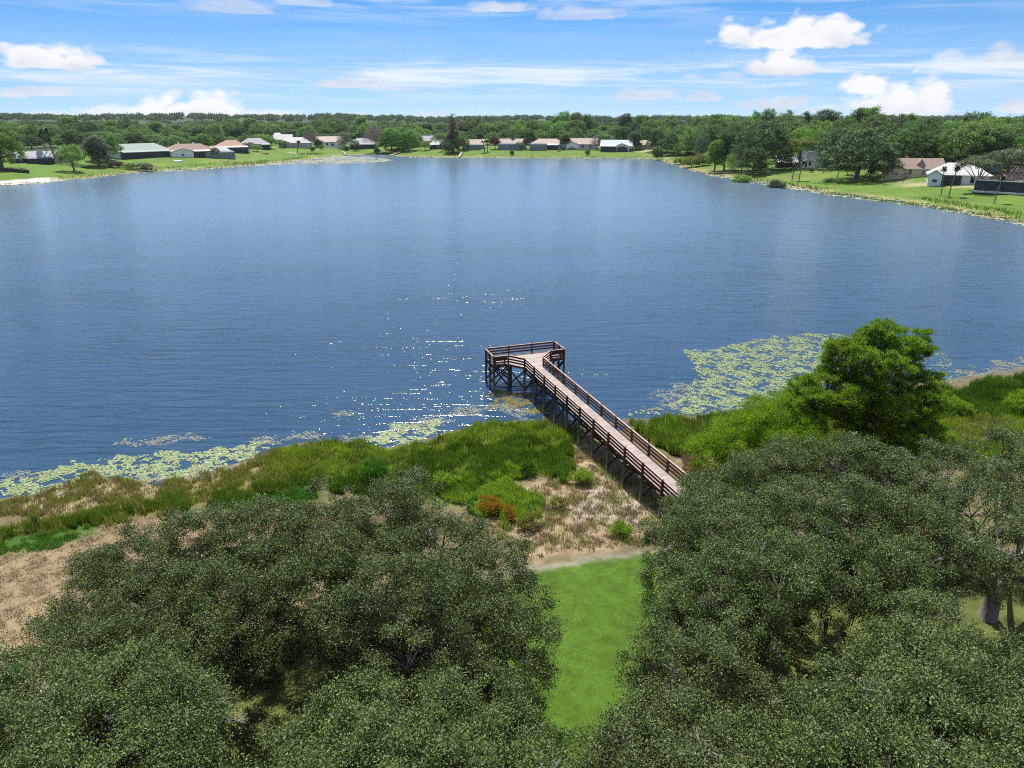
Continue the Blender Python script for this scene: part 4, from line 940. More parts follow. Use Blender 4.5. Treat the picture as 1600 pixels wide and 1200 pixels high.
# hedges
def hedge(label, pts, h, w, leaf, seed):
    g = np.random.default_rng(seed); P = [ground(a, b) for a, b in pts]; c = []
    for a, b in zip(P, P[1:]):
        n = max(2, int(np.linalg.norm(b - a) * 5)); t = g.random(n)[:, None]; c.append(a * (1 - t) + b * t)
    c = np.concatenate(c); c[:, 2] = height(c[:, 0], c[:, 1]); o = P[0]
    c += g.normal(size=c.shape) * np.array([.1, w * .4, 0]); c[:, 2] += g.uniform(.05, 1, len(c)) * h * (1 + .3 * wob(c[:, 0], c[:, 1], 2))
    tag(link('hedge', quads_mesh('hedge', leaf_quads(c - o, 16, (.35, .35, .3), .3, .2, g, .8)), M[leaf], loc=o), label, 'hedge')
hedge('low pale-topped hedge along the lawn in front of the dark blue house', [(30, 254), (75, 255), (110, 259), (140, 262)], 1.6, 1.6, 'far_grey', 301)
hedge('dark hedge at the back of the lawn behind the round yellow-green tree', [(110, 261), (145, 263)], 1.2, 1.2, 'far_dark', 302)
hedge('row of low dark shrubs on the slope below the tan-roofed house', [(872, 237), (882, 233), (918, 236), (926, 235)], 1.0, 1.0, 'far_dark', 303)
hedge('dark foundation hedge along the tan house wall', [(1370, 278), (1400, 277), (1425, 276)], 1.0, .8, 'far_dark', 304)

# ------------------------------------------------------------------ houses
HM = dict(frame_dark=mat('dark_porch_frame', (.10, .09, .085), .6, .1, 2), frame_pale=mat('pale_cage_frame', (.5, .5, .51), .6, .05, 2), white=mat('white_house_wall', (.84, .80, .79), .8, .06, 2), bluewhite=mat('blue_white_wall', (.70, .74, .82), .8, .06, 2), beige=mat('beige_wall', (.52, .45, .34), .85, .08, 2), tan=mat('tan_wall', (.50, .42, .28), .85, .08, 2),
          pink=mat('pinkish_wall', (.5, .4, .36), .85, .08, 2), dark=mat('dark_blue_wall', (.03, .035, .075), .8, .1, 2), grey=mat('grey_wall', (.4, .41, .43), .85, .08, 2),
          r_green=mat('grey_green_shingle', (.27, .31, .28), .9, .15, 1.2, bump=.2), r_brown=mat('brown_shingle', (.26, .185, .155), .9, .18, 1.2, bump=.2), r_orange=mat('orange_brown_shingle', (.34, .215, .15), .9, .18, 1.2, bump=.2),
          r_grey=mat('grey_shingle', (.34, .34, .36), .9, .15, 1.2, bump=.2), r_pale=mat('pale_shingle', (.5, .49, .48), .9, .12, 1.2, bump=.2), r_tan=mat('tan_shingle', (.42, .34, .29), .9, .15, 1.2, bump=.2), r_dark=mat('dark_grey_shingle', (.15, .16, .19), .9, .15, 1.2, bump=.2), r_blue=mat('blue_grey_roof', (.42, .48, .54), .8, .1, 1.2),
          screen=mat('dark_screen_mesh', (.036, .038, .048), .55, .2, 2), cage=mat('pool_screen_mesh', (.17, .18, .21), .6, .2, 2), trim=mat('white_trim', (.78, .78, .77), .6, .04, 2), glass=mat('window_glass', (.02, .03, .045), .08, .2, 1, spec=.6),
          awning=mat('white_awning', (.82, .82, .82), .6, .04, 2), brick=mat('chimney_brick', (.34, .2, .15), .9, .2, 4), slab=mat('concrete_slab', (.5, .48, .44), .9, .1, 2))

def house(label, x0, x1, yb, yt, wall, roof, form='hip', yaw=0.0, d=11.0, hw=2.75, feats=(), D=None, ov=.55, name='house'):
    cx = (x0 + x1) / 2
    g = ground(cx, yb) if D is None else at_d(cx, yb, D)
    Z = depth_of(g); w = (x1 - x0) / F * Z
    top = at_d(cx, yt, g[1])[2]
    zb = hz(g[0], g[1]) if D is None else g[2]
    tot = min(max(top - zb, 4.6), 8.2); hw = max(hw, .48 * tot); kz = hw / 2.75; rh = max(tot - hw, 1.6)
    az = math.atan2(g[0], g[1])
    root = empty(name, (g[0] + math.sin(az) * d / 2, g[1] + math.cos(az) * d / 2, zb), -az + R(yaw)); tag(root, label, 'house')
    a, b = w / 2, d / 2
    wl = MB().box(-a, a, -b, b, -2.2, hw)
    A, B, zr, e = a + ov, b + ov, hw + rh, hw - .12
    rf = MB()
    if form == 'hip':
        k = max(A - B, A * .12)
        v = [(-A, -B, e), (A, -B, e), (A, B, e), (-A, B, e), (-k, 0, zr), (k, 0, zr)]
        rf.add(v, [(0, 1, 5, 4), (1, 2, 5), (2, 3, 4, 5), (3, 0, 4), (3, 2, 1, 0)])
    elif form == 'gable':      # ridge along x, gables at the ends
        wl.add([(-a, -b, hw), (-a, b, hw), (-a, 0, zr - .25), (-a + .2, -b, hw), (-a + .2, b, hw), (-a + .2, 0, zr - .25)], [(0, 2, 1), (3, 4, 5), (0, 3, 5, 2), (2, 5, 4, 1)])
        wl.add([(a, -b, hw), (a, b, hw), (a, 0, zr - .25), (a - .2, -b, hw), (a - .2, b, hw), (a - .2, 0, zr - .25)], [(0, 1, 2), (3, 5, 4), (0, 2, 5, 3), (2, 1, 4, 5)])
        t = .18
        rf.add([(-A, -B, e), (A, -B, e), (A, 0, zr), (-A, 0, zr), (A, B, e), (-A, B, e), (-A, -B, e - t), (A, -B, e - t), (A, 0, zr - t), (-A, 0, zr - t), (A, B, e - t), (-A, B, e - t)],
               [(0, 1, 2, 3), (3, 2, 4, 5), (7, 6, 9, 8), (8, 9, 11, 10), (0, 6, 7, 1), (5, 4, 10, 11), (1, 7, 8, 2), (2, 8, 10, 4), (0, 3, 9, 6), (3, 5, 11, 9)])
    elif form == 'half':       # gable at the left end, hip at the right
        k = A - B
        wl.add([(-a, -b, hw), (-a, b, hw), (-a, 0, zr - .25), (-a + .2, -b, hw), (-a + .2, b, hw), (-a + .2, 0, zr - .25)], [(0, 2, 1), (3, 4, 5), (0, 3, 5, 2), (2, 5, 4, 1)])
        v = [(-A, -B, e), (A, -B, e), (A, B, e), (-A, B, e), (-A, 0, zr), (k, 0, zr), (-A, 0, zr - .2), (-A, -B, e - .2), (-A, B, e - .2)]
        rf.add(v, [(0, 1, 5, 4), (1, 2, 5), (2, 3, 4, 5), (0, 4, 6, 7), (4, 3, 8, 6), (7, 6, 5, 1), (6, 8, 2, 5)])
    wl.build('wall', HM[wall], root); rfo = rf.build('roof', HM[roof], root)
    fz = MB()
    for p, q in (((-A, -B - .03), (A, -B - .03)), ((A + .03, -B), (A + .03, B)), ((-A - .03, -B), (-A - .03, B))): fz.bar((*p, e - .06), (*q, e - .06), .08, .22)
    fz.build('fascia', HM['trim'], root)
    for ft in feats:
        t = ft[0]; u = lambda q: -a + q * w
        if t == 'win':
            _, q, ww, hh = ft; fr = MB().box(u(q) - ww / 2 - .09, u(q) + ww / 2 + .09, -b - .05, -b + .1, .9, (1.1 + hh) * kz).build('window', HM['trim'], root)
            MB().box(u(q) - ww / 2, u(q) + ww / 2, -b - .09, -b - .04, 1.0, (1.0 + hh) * kz).build('pane', HM['glass'], fr)
        elif t == 'door':
            MB().box(u(ft[1]) - .5, u(ft[1]) + .5, -b - .06, -b + .1, .05, 2.15 * kz).build('door', HM[ft[2]], root)
        elif t == 'side_win':
            _, y, ww, hh = ft; fr = MB().box(-a - .05, -a + .1, y - ww / 2, y + ww / 2, .9, 1.0 + hh).build('window', HM['trim'], root)
            MB().box(-a - .09, -a - .04, y - ww / 2 + .08, y + ww / 2 - .08, 1.0, .92 + hh).build('pane', HM['glass'], fr)
        elif t in ('lanai', 'cage'):
            _, q0, q1, dp, hh, rm = ft; X0, X1 = u(q0), u(q1); Y = -b - dp; hh = hh * kz
            pr = MB().box(X0, X1, Y, -b - .02, -2.0, hh).build('screen_porch', HM['screen' if t == 'lanai' else 'cage'], root)
            fm = MB(); n = max(2, int((X1 - X0) / 2.6))
            for i in range(n + 1):
                x = X0 + (X1 - X0) * i / n; fm.box(x - .05, x + .05, Y - .06, Y - .005, -1.0, hh)
            for z in (.12, hh * .5, hh - .06): fm.box(X0, X1, Y - .045, Y - .003, z - .05, z + .05)
            fm.build('porch_frame', HM['frame_dark' if t == 'lanai' else 'frame_pale'], pr)
            if rm:
                MB().bar((X0 - .3, Y - .45, hh + .07), (X1 + .3, Y - .45, hh + .07), .08, .3).build('eave_board', HM['trim'], root)
                MB().add([(X0 - .3, Y - .4, hh), (X1 + .3, Y - .4, hh), (X1 + .3, -b + .3, hh + .75), (X0 - .3, -b + .3, hh + .75), (X0 - .3, Y - .4, hh + .16), (X1 + .3, Y - .4, hh + .16), (X1 + .3, -b + .3, hh + .92), (X0 - .3, -b + .3, hh + .92)],
                         [(3, 2, 1, 0), (4, 5, 6, 7), (0, 1, 5, 4), (1, 2, 6, 5), (2, 3, 7, 6), (3, 0, 4, 7)]).build('porch_roof', HM[rm], root)
            else:
                MB().add([(X0, Y, hh), (X1, Y, hh), (X1, -b, hh), (X0, -b, hh), (X0 + .8, Y + .9, hh + .8), (X1 - .8, Y + .9, hh + .8), (X1 - .8, -b, hh + .8), (X0 + .8, -b, hh + .8)], [(0, 1, 5, 4), (4, 5, 6, 7), (1, 2, 6, 5), (3, 0, 4, 7)]).build('cage_top', HM['cage'], pr)
        elif t == 'wing':       # a gabled wing standing forward
            _, q0, q1, dp, wm, rm, hh = ft; X0, X1 = u(q0), u(q1); Y = -b - dp; m = (X0 + X1) / 2; zt = hw + hh
            MB().add([(X0, Y, -2), (X1, Y, -2), (X1, Y, hw), (m, Y, zt - .2), (X0, Y, hw), (X0, b * .2, -2), (X1, b * .2, -2), (X1, b * .2, hw), (m, b * .2, zt - .2), (X0, b * .2, hw)],
                     [(0, 1, 2, 3, 4), (1, 6, 7, 2), (5, 0, 4, 9), (2, 7, 8, 3), (3, 8, 9, 4)]).build('wing_wall', HM[wm], root)
            o = .45; yb_, yf = b * .3, Y - o
            MB().add([(X0 - o, yf, hw - .2), (m, yf, zt), (X1 + o, yf, hw - .2), (X0 - o, yb_, hw - .2), (m, yb_, zt), (X1 + o, yb_, hw - .2), (X0 - o, yf, hw - .42), (m, yf, zt - .22), (X1 + o, yf, hw - .42)],
                     [(0, 3, 4, 1), (1, 4, 5, 2), (0, 1, 7, 6), (1, 2, 8, 7), (6, 7, 4, 3), (7, 8, 5, 4)]).build('wing_roof', HM[rm], root)
            if X1 - X0 > 3.2:
                fr = MB().box(m - .9, m + .9, Y - .05, Y + .1, .85, 2.15).build('window', HM['trim'], root); MB().box(m - .8, m + .8, Y - .09, Y - .04, .95, 2.05).build('pane', HM['glass'], fr)
        elif t == 'chimney':
            x = u(ft[1]); MB().box(x - .6, x + .6, ft[3] if len(ft) > 3 else .6, (ft[3] if len(ft) > 3 else .6) + .9, hw, zr + .8).build('chimney', HM[ft[2]], rfo)
        elif t == 'slab': MB().box(u(ft[1]), u(ft[2]), -b - ft[3], -b, -.5, .06).build('patio', HM['slab'], root)
        elif t == 'dormer':
            x = u(ft[1]); y0 = -b * .75
            MB().add([(x - 2.6, y0, hw + .35), (x + 2.6, y0, hw + .35), (x, y0, zr - .1), (x, b * .1, zr - .1), (x - 2.6, -b * .1, hw + 1.4), (x + 2.6, -b * .1, hw + 1.4)], [(0, 1, 2), (0, 2, 3, 4), (1, 5, 3, 2)]).build('dormer', HM[ft[2]], rfo)
    return root

house('low dark blue house with grey roof behind the leaning palms', 24, 78, 255, 237, 'dark', 'r_grey', 'gable', 6, 10, feats=(('lanai', .35, 1.0, 3, 2.3, None), ('win', .2, 1.2, 1.0)))
house('small beige house half hidden behind the round tree by the palms', 88, 112, 253, 230, 'beige', 'r_grey', 'hip', 0, 9, feats=(('win', .3, 1.2, 1.0),))
house('white gabled house with grey-green roof and long dark screened porch', 178, 263, 246, 224, 'white', 'r_green', 'half', 28, 14, 2.9, feats=(('lanai', .04, .98, 2.6, 2.35, 'r_green'), ('side_win', -1.5, 1.4, 1.6), ('side_win', 3.0, 1.1, 1.0), ('chimney', .06, 'white', -.3)))
house('pinkish-roofed house with white front wing and dark lanai beside the white gabled house', 262, 332, 245, 225, 'white', 'r_brown', 'hip', 14, 14, feats=(('wing', .05, .5, 3, 'white', 'r_brown', 1.7), ('lanai', .52, .95, 3, 2.4, 'r_pale'), ('chimney', .3, 'white'), ('chimney', .62, 'white')))
house('house with big dark pool cage and light metal porch roof at the lawn edge', 321, 362, 246, 229, 'grey', 'r_pale', 'hip', 10, 9, feats=(('cage', -.05, 1.0, 6, 2.9, None),))
house('orange-brown roofed house with dark lanai behind the pool cage house', 340, 386, 238, 215, 'pink', 'r_orange', 'hip', 8, 15, feats=(('lanai', .1, .95, 2.5, 2.4, 'awning'), ('chimney', .75, 'brick')))
house('beige house with grey roof and a dark carport on its right end', 378, 420, 233, 216, 'beige', 'r_grey', 'hip', 5, 12, feats=(('lanai', .72, 1.0, 2, 2.3, 'r_grey'), ('wing', .1, .5, 2.5, 'beige', 'r_grey', 1.6)))
house('white gabled house seen above the other roofs, farthest back', 428, 440, 222, 202, 'white', 'r_pale', 'gable', 50, 11, feats=(('win', .5, 1.2, 1.0),))
house('long pale grey roofed house behind the pale walled house', 430, 457, 225, 210, 'grey', 'r_pale', 'gable', 0, 11, feats=(('win', .4, 1.4, 1.0),))
house('pale walled house with light grey roof left of the smaller bare tree', 438, 486, 231, 214, 'pink', 'r_pale', 'hip', -6, 12, feats=(('wing', .05, .42, 3, 'pink', 'r_tan', 1.8), ('win', .62, 1.4, 1.1), ('chimney', .8, 'grey')))
house('house with sloping pinkish-tan roof behind the white fence', 494, 535, 229, 211, 'white', 'r_tan', 'gable', 22, 14, feats=(('wing', .55, .95, 2, 'white', 'r_tan', 1.3), ('win', .3, 1.4, 1.0)))
house('grey roofed house with dark lanai left of the pinkish bare tree', 547, 588, 232, 213, 'grey', 'r_grey', 'hip', 0, 13, feats=(('lanai', .05, .95, 2.5, 2.3, 'r_grey'), ('chimney', .42, 'grey')))
house('grey-brown roofed house behind the one beside the rusty spire', 650, 682, 228, 212, 'pink', 'r_grey', 'gable', 0, 12, feats=(('win', .3, 1.4, 1.0), ('chimney', .8, 'white')))
house('low house with light grey roof left against the rusty spire', 672, 701, 232, 217, 'grey', 'r_pale', 'hip', 0, 11, feats=(('lanai', .0, .8, 2.5, 2.2, 'r_grey'),))
house('brown roofed house with screened porch right of the rusty spire', 724, 757, 233, 218, 'pink', 'r_tan', 'gable', 0, 11, feats=(('cage', .28, .8, 5, 2.6, None), ('door', .12, 'white'), ('win', .9, 1.2, 1.0)))
house('brown roofed house with white-framed pool cage between the dark red trees', 778, 821, 233, 217, 'beige', 'r_tan', 'gable', 0, 12, feats=(('cage', .02, .8, 5.5, 2.9, None), ('chimney', .35, 'white')))
house('wide tan-roofed house with pool cage on the left and white porch awning', 829, 882, 233, 217, 'beige', 'r_tan', 'hip', 0, 13, feats=(('cage', -.02, .48, 6, 2.9, None), ('lanai', .5, .8, 3, 2.3, 'awning'), ('win', .9, 1.4, 1.1)))
house('white walled house with dark gable on the left and tan roof', 884, 933, 233, 216, 'pink', 'r_tan', 'gable', 0, 12, feats=(('wing', .0, .42, 3, 'white', 'r_dark', 1.7), ('win', .55, 1.6, 1.2), ('win', .78, 1.6, 1.2), ('chimney', .62, 'brick'), ('slab', .4, 1.0, 3)))
house('grey roofed house with bright white porch awning and stepped white gables', 939, 988, 236, 215, 'white', 'r_blue', 'gable', -4, 13, feats=(('lanai', .02, .5, 4, 2.5, 'awning'), ('wing', .45, .92, 2.5, 'white', 'r_blue', 2.2), ('lanai', .55, .86, 4.2, 2.2, None)))
house('small beige hip-roofed house right of the stepped white gables', 992, 1020, 233, 219, 'beige', 'r_tan', 'hip', 0, 10, feats=(('win', .3, 1.5, 1.2), ('door', .55, 'screen'), ('win', .8, 1.2, 1.2)))
house('white walled house with pale roof between the yellow-topped tree and the very wide oak', 1252, 1300, 262, 235, 'white', 'r_pale', 'gable', 12, 11, feats=(('win', .2, 1.2, 1.0), ('door', .08, 'screen')))
house('shaded grey house with open porch behind the yellow-topped tree', 1212, 1246, 261, 243, 'grey', 'r_grey', 'gable', 0, 10, feats=(('lanai', .1, .9, 2, 2.3, 'r_pale'),))
house('tan house with brown roof and small roof gable, right of the very wide oak', 1392, 1464, 277, 248, 'tan', 'r_brown', 'gable', 20, 12, 2.9, feats=(('wing', -.16, .14, 1.6, 'tan', 'r_brown', 1.7), ('win', .3, 1.3, 1.5), ('win', .56, 1.2, 1.2), ('door', .66, 'screen'), ('win', .88, 1.0, .9), ('dormer', .52, 'r_brown'), ('chimney', .3, 'brick')))
house('pale blue-white house with front gable and dark window band behind the two palms', 1452, 1536, 289, 251, 'bluewhite', 'r_pale', 'hip', 4, 13, 2.9, feats=(('wing', .0, .22, 2.5, 'bluewhite', 'r_dark', 1.7), ('lanai', .24, .54, .6, 2.4, None), ('win', .72, 1.4, 1.5)))
house('house with blue-grey roof behind the pale blue-white one', 1494, 1556, 268, 242, 'grey', 'r_blue', 'gable', 8, 12, feats=(('win', .3, 1.3, 1.0),))
house('brown roofed house with deep dark porch and white eave at the right edge', 1550, 1660, 301, 257, 'grey', 'r_brown', 'hip', -8, 14, 2.9, feats=(('lanai', -.1, .98, 3, 2.6, 'r_brown'), ('slab', -.1, 1.0, 6), ('win', .1, 1.4, 1.2)))

# ------------------------------------------------------------------ small things on the far banks
def bar_px(mb, o, a, b, z, w, h):
    p, q = ground(*a), ground(*b); mb.bar((p[0] - o[0], p[1] - o[1], z), (q[0] - o[0], q[1] - o[1], z), w, h)
def low_wall():
    p, q = ground(-20, 266), ground(46, 271); o = p; r = empty('retaining_wall', tuple(o)); tag(r, 'low dark brown timber retaining wall at the back of the white beach', 'wall')
    mb = MB().bar((0, 0, .5), tuple(q - o + np.array([0, 0, .5])), .4, 2.2); mb.build('wall_face', M['brace'], r)
    MB().bar((0, 0, 1.66), tuple(q - o + np.array([0, 0, 1.66])), .6, .12).build('coping', M['stain'], r)
low_wall()
def white_fence():
    p, q = ground(503, 231.5), ground(536, 231.5); r = empty('garden_fence', tuple(p)); tag(r, 'long white garden fence in front of the sloping pinkish-tan roof', 'fence')
    d = q - p; MB().bar((0, 0, 1.0), tuple(d + np.array([0, 0, 1.0])), .06, 1.5).build('fence_panel', HM['white'], r)
    for i in range(9):
        c = d * i / 8; MB().box(c[0] - .08, c[0] + .08, c[1] - .12, c[1] - .04, c[2] - .3, c[2] + 1.9).build('post', HM['trim'], r)
white_fence()
def small_dock():
    p = at_z(196, 266, .7); q = at_z(241, 266.5, .7); r = empty('small_dock', (p[0], p[1], 0)); tag(r, 'small dark wooden dock on posts in front of the tan reedy clumps', 'dock')
    d = q - p; n = unit(np.array([-d[1], d[0], 0]))
    MB().bar((0, 0, .7), (d[0], d[1], .7), 2.2, .14).build('dock_deck', M['brace'], r)
    e = d * .72; MB().bar((e[0], e[1], .71), (d[0], d[1], .71), 4.6, .16).build('dock_end', M['brace'], r)
    for i in range(7):
        for s in (-1, 1):
            c = d * i / 6 + n * s * (1.2 if i < 5 else 2.4); MB().tube([(c[0], c[1], -1.5), (c[0], c[1], 1.5 if i < 5 else 2.4)], [.12, .11], 6).build('post', M['brace'], r)
small_dock()
def hull(name, label, px, py, L, W, Hh, m, rz=0.0, flip=False, tilt=0.0, z=0.0, cat='boat'):
    p = ground(px, py); r = empty(name, (p[0], p[1], p[2] + z), rz); r.rotation_euler = (0, tilt, rz); tag(r, label, cat)
    V = []; Fc = []; n = 9
    for i in range(n):
        t = i / (n - 1) * 2 - 1; wd = W / 2 * (1 - abs(t) ** 2.6) + .02
        for a, zz in ((-1, 1), (-.75, .35), (0, 0), (.75, .35), (1, 1)): V.append((t * L / 2, a * wd, (zz * Hh if not flip else Hh - zz * Hh) + (.12 * t * t if not flip else 0)))
    for i in range(n - 1):
        for k in range(4): b = i * 5 + k; Fc.append((b, b + 1, b + 6, b + 5))
    MB().add(V, Fc).build('hull', m, r)
    for s in (-1, 1):
        MB().bar((-L / 2 * .8, s * W / 2 * .55, (0 if flip else Hh)), (L / 2 * .8, s * W / 2 * .55, (0 if flip else Hh)), .06, .06).build('gunwale', M['stain'], r)
    MB().bar((0, -W * .42, Hh * .75), (0, W * .42, Hh * .75), .25, .04).build('thwart', M['railcap'], r)
hull('rowing_boat', 'white upturned rowing boat on the lawn in front of the pinkish-roofed house', 278, 253, 5.5, 2.0, .9, HM['white'], .3, True)
hull('rowing_boat', 'small white boat tied at the end of the small dark dock', 226, 268.6, 4.2, 1.6, .7, HM['white'], .1, z=.1)
hull('canoe', 'white canoe propped up aslant between the two short palms', 1242, 279, 5.0, 1.0, .5, HM['white'], -.25, tilt=-.35, z=1.3)
hull('canoe', 'pale canoe lying on the bright lawn by the dark water-edge shrub', 1042, 248, 5.0, 1.3, .5, HM['white'], .2, True)
hull('rowing_boat', 'dark upturned boat on the lawn left of the dark reeds', 415, 241, 5, 1.8, .8, M['brace'], .2, True)
def gangway(label, a, b, w=1.4):
    p, q = ground(*a), ground(*b); p[2] = max(hz(p[0], p[1]), 0) + .9; q[2] = .6; r = empty('gangway', (p[0], p[1], 0)); tag(r, label, 'gangway')
    d = q - p; MB().bar((0, 0, p[2]), (d[0], d[1], .6), w, .15).build('walk_deck', M['bark_pale'], r)
    for i in (0, .5, 1):
        for s in (-1, 1):
            c = d * i; MB().tube([(c[0] + s * w * .45, c[1], -1), (c[0] + s * w * .45, c[1], p[2] * (1 - i) + .6 * i + .9)], [.09, .09], 6).build('post', M['bark_pale'], r)
gangway('short pale gangway on the shore at the foot of the rusty spire', (722, 239), (717, 246.5))
gangway('pale wooden ramp to the water right of the pinkish bare tree', (624, 240), (610, 243.5), 1.8)
gangway('pale plank walkway at the back of the lily-covered inlet', (536, 238.5), (541, 242.5), 1.4)
def bench_table():
    p = ground(1125, 271.5); r = empty('shore_platform', (p[0], p[1], hz(p[0], p[1])), -.3); tag(r, 'low grey timber platform on the bank below the yellow-green upright tree', 'platform')
    MB().box(-6, 6, -1.2, 1.2, .5, .65).build('platform_deck', M['pile'], r)
    for x in (-5.6, 0, 5.6):
        for y in (-1, 1): MB().box(x - .1, x + .1, y - .1, y + .1, -.8, .5).build('leg', M['pile'], r)
    MB().bar((-6, -1.25, 1.4), (6, -1.25, 1.4), .1, .14).build('rail', M['pile'], r)
bench_table()

# ------------------------------------------------------------------ lily bands and reeds along the far shores
def far_bands():
    g = np.random.default_rng(81)
    polys = dict(
      right=[(1028, 250), (1060, 261), (1100, 273), (1180, 287), (1250, 298), (1300, 306.5), (1400, 318), (1500, 333), (1600, 353), (1700, 370), (1700, 350), (1600, 345), (1500, 327), (1400, 312), (1300, 301), (1250, 292), (1180, 282), (1100, 269), (1060, 257), (1028, 247)],
      left=[(130, 281), (190, 273), (240, 269), (330, 264.5), (440, 256), (470, 253), (440, 252), (330, 262), (240, 266), (190, 270), (130, 278)],
      beach=[(0, 291), (40, 288.5), (70, 286.5), (60, 285), (0, 288)], centre=[(640, 246.3), (800, 247.4), (960, 248.2), (1020, 249), (1020, 247.3), (960, 246.5), (800, 245.8), (640, 245)])
    out = []
    for k, pl in polys.items():
        P = np.array([at_z(a, b, 0)[:2] for a, b in pl]); n = int(area(P) * (1.3 if k == 'right' else .9)); out.append(rand_in(P, min(n, 9000), g, .8, 5.0))
    p = np.concatenate(out); p = p[height(p[:, 0], p[:, 1]) < .5]
    A = disc_quads(p, .55, .03, g, .12, 7); A[:, :, 2] += np.maximum(height(p[:, 0], p[:, 1]), 0)[:, None]
    tag(link('shore_lily_pads', ngon_mesh('shore_lily_pads', A), M['farpad']), 'pale yellow-green band of lily pads along the far water edges', 'lily pads', kind='stuff')
    P = np.array([at_z(a, b, 0)[:2] for a, b in [(470, 255.5), (520, 256), (570, 255), (600, 253), (614, 250.5), (600, 247.5), (580, 246), (560, 244), (520, 244), (490, 247), (450, 253), (400, 258), (400, 259.5)]])
    p = rand_in(P, int(area(P) * 2.4), g, .25, 6.0)
    A = disc_quads(p, .5, .03, g, .04, 7); A[:, :, 2] += np.maximum(height(p[:, 0], p[:, 1]), 0)[:, None]
    tag(link('inlet_lily_mat', ngon_mesh('inlet_lily_mat', A), M['farmat']), 'pale mat of lily pads filling the inlet on the far shore', 'lily pads', kind='stuff')
    # tufts of shore reeds
    Q = []
    for a, b, dens, h in (((1290, 301), (1600, 343), 22, .9), ((1180, 280), (1290, 298), 16, 1.2), ((240, 265), (440, 251), 9, 1.0), ((640, 244.6), (1020, 246.6), 5, .9), ((70, 283), (180, 270), 8, .9), ((440, 251), (480, 246), 10, 1.2), ((1440, 310), (1600, 336), 22, .9), ((470, 242), (500, 241), 30, 1.6), ((350, 259), (420, 254), 16, 1.3)):
        p0, p1 = ground(*a), ground(*b); n = int(np.linalg.norm(p1 - p0) * dens); t = g.random(n); t = t[wob(t * 60, t * 20, 1.0, n % 7) + .4 * g.normal(size=n) > .1]
        p = p0[None, :2] * (1 - t[:, None]) + p1[None, :2] * t[:, None] + g.normal(size=(len(t), 2)) * np.array([1.5, 2.2])
        Q.append(blade_quads(p, h, .22, .3, g))
    tag(link('shore_reeds', quads_mesh('shore_reeds', np.concatenate(Q)), M['reed']), 'tufts of green reeds along the edges of the far lawns', 'reeds', kind='stuff')
far_bands()

# ------------------------------------------------------------------ the woods behind the houses
SKY_PX = [(-200, 188), (0, 189), (60, 184), (100, 187), (150, 184), (200, 188), (260, 191), (300, 190), (360, 186), (420, 186), (450, 190), (520, 187), (570, 186), (600, 189), (660, 190), (690, 189), (720, 183), (740, 178), (770, 184), (800, 181), (850, 181), (885, 178), (915, 176),
          (928, 182), (938, 192), (950, 188), (962, 184), (1000, 179), (1040, 178), (1062, 183), (1078, 188), (1090, 178), (1105, 171), (1125, 174), (1140, 179), (1170, 176), (1195, 171), (1215, 177), (1232, 171), (1262, 170), (1280, 176), (1300, 176), (1350, 170), (1372, 166), (1388, 176), (1410, 180), (1440, 177), (1480, 181), (1520, 176), (1560, 176), (1620, 174), (1800, 174)]
def sky_y(px): return float(np.interp(px, [a for a, _ in SKY_PX], [b for _, b in SKY_PX]))
SECT = [(-300, 170, 'leafy tree of the wood behind the dark blue house and the palms'), (170, 345, 'leafy tree of the wood behind the white gabled and pinkish-roofed houses'), (345, 560, 'leafy tree of the wood behind the orange-brown and grey roofs'),
        (560, 720, 'leafy tree of the wood behind the bare pinkish tree and the rusty spire'), (720, 940, 'leafy tree of the tall wood behind the middle lawn houses'), (940, 1090, 'leafy tree of the wood behind the white awning house'),
        (1090, 1290, 'leafy tree of the wood rising behind the great dome-shaped oak'), (1290, 1480, 'leafy tree of the wood behind the very wide oak and the tan house'), (1480, 2000, 'leafy tree of the wood behind the houses at the right edge')]
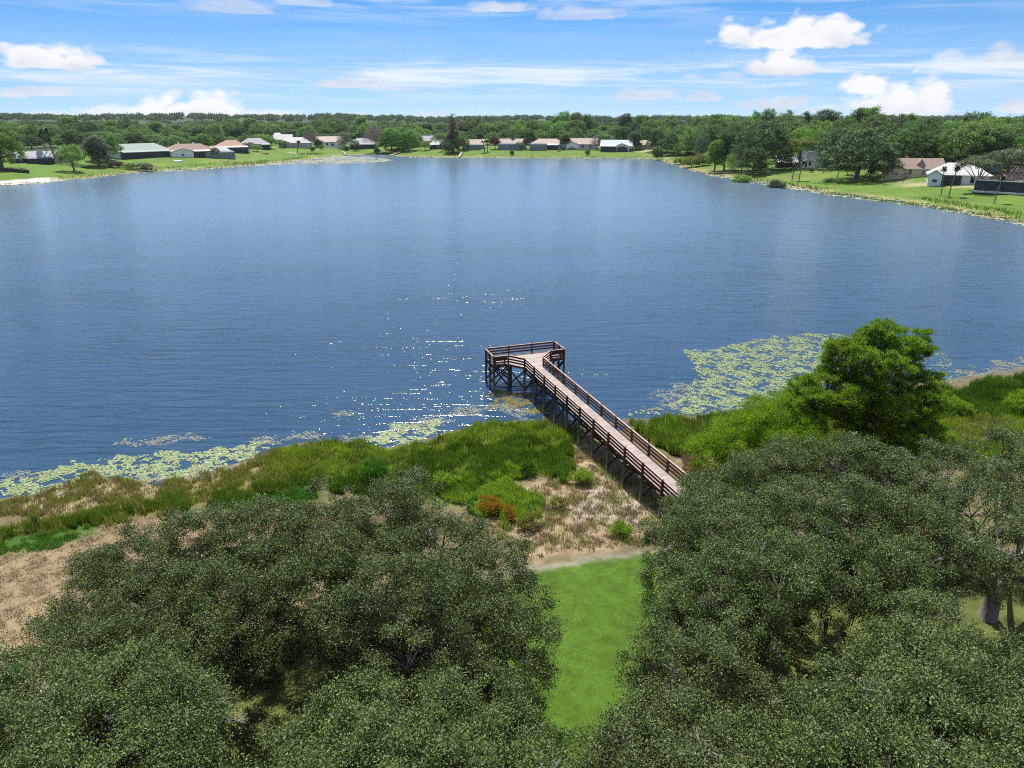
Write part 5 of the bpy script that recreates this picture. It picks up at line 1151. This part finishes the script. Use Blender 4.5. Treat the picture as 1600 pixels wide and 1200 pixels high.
def woods():
    g = np.random.default_rng(91); n = 0
    rows = [  # px from, to, distance(left), distance(right), px spacing, top drop in px, width px
      (-40, 345, 565, 590, 24, 15, 38), (345, 1060, 655, 650, 22, 17, 34), (-40, 345, 680, 690, 26, 7, 36), (345, 1060, 770, 780, 25, 9, 32), (-40, 1070, 840, 840, 25, 1.5, 34),
      (1050, 1300, 560, 430, 30, 16, 52), (1300, 1640, 400, 330, 34, 16, 70), (1050, 1300, 620, 500, 29, 11, 48), (1300, 1640, 460, 390, 33, 11, 60), (1050, 1640, 700, 470, 28, 1.5, 52)]
    for ri, (xa, xb, da, db, sp, drop, wp) in enumerate(rows):
        x = xa + sp * .5
        while x < xb:
            px = x + g.uniform(-.35, .35) * sp; t = (px - xa) / (xb - xa); D = da + (db - da) * t + g.uniform(-22, 22)
            if ri == 1 and 415 < px < 605: D += 115
            q = at_d(px, 200, D); z = hz(q[0], q[1])
            top = at_d(px, sky_y(px) + drop * g.uniform(.6, 1.35) + (g.uniform(-1, 3) if ri not in (4, 9) else g.choice([-6, -3, -1, 0, 2, 5, 8])), D)[2]
            h = min(max(top - z, 8), 34); Z = depth_of(np.array([q[0], q[1], z])); w = wp * g.uniform(.8, 1.25) / F * Z
            kind = 'oak'; leaf = ('far_oak', 'far_oak', 'far_oak', 'far_green', 'far_dark')[g.integers(5)]
            if ri in (4, 9) and g.random() < .45: kind = 'tall'; w *= .7
            if ri == 9 and px > 1180 and g.random() < .25: kind = 'slim'; w *= .6; h *= 1.04
            if ri in (0, 1, 5, 6): h *= g.uniform(.8, 1.0)
            if 1015 < px < 1060 and ri == 3: leaf = 'far_yellow'
            lab = next(l for a, b, l in SECT if a <= px < b)
            far_tree(kind, (q[0], q[1], z), h, w, leaf, lab, group=lab.replace('leafy tree of', 'trees of'), name='wood_tree', cat='tree'); n += 1
            x += sp
    # second thoughts for two broad crowns that stand out of the right wood
    # farther wood: one mass nobody could count
    V = []
    lob = dome(5, 9, 16, 11, 1.5, 3.0); p, nr = lobe_points(lob, .22, g, zmin=-.2, inner=.2, rough=.2)
    base = leaf_quads(p, 3, (.9, .9, .5), 2.6, 2.3, g, 1.0, nr)
    for k in range(3300):
        D = 860 * (5.4) ** (g.random() ** 1.25); px = g.uniform(-260, 1860); q = at_d(px, 190, D); z = hz(q[0], q[1])
        a = g.uniform(0, 6.28); s = g.uniform(.8, 1.35) * (1 if D < 1800 else 1.5); R_ = np.array([[math.cos(a), -math.sin(a), 0], [math.sin(a), math.cos(a), 0], [0, 0, 1]])
        zs = min(s, max(.7, (at_d(px, sky_y(px) + 4 + g.uniform(0, 4), D)[2] - z) / 12)) if D < 2000 else s
        V.append((base @ R_.T) * np.array([s, s, zs]) + np.array([q[0], q[1], z]))
    tag(link('distant_woods', quads_mesh('distant_woods', np.concatenate(V)), M['distant']), 'hazy distant woods reaching to the horizon behind the houses', 'woods', kind='stuff')
woods()

# ------------------------------------------------------------------ the air between here and the far shore
def haze():
    mb = MB().box(-5700, 5700, -350, 7150, -3.6, 62)
    m = bpy.data.materials.new('haze_air'); nt = nodes_of(m)
    v = N(nt, 'ShaderNodeVolumePrincipled', ins={'Color': (.84, .92, 1, 1), 'Density': HAZE, 'Anisotropy': .3})
    nt.links.new(v.outputs[0], N(nt, 'ShaderNodeOutputMaterial').inputs['Volume'])
    tag(mb.build('haze', m), 'thin bluish haze over the lake and the far woods', 'haze', kind='stuff')
HAZE = .00003
haze()
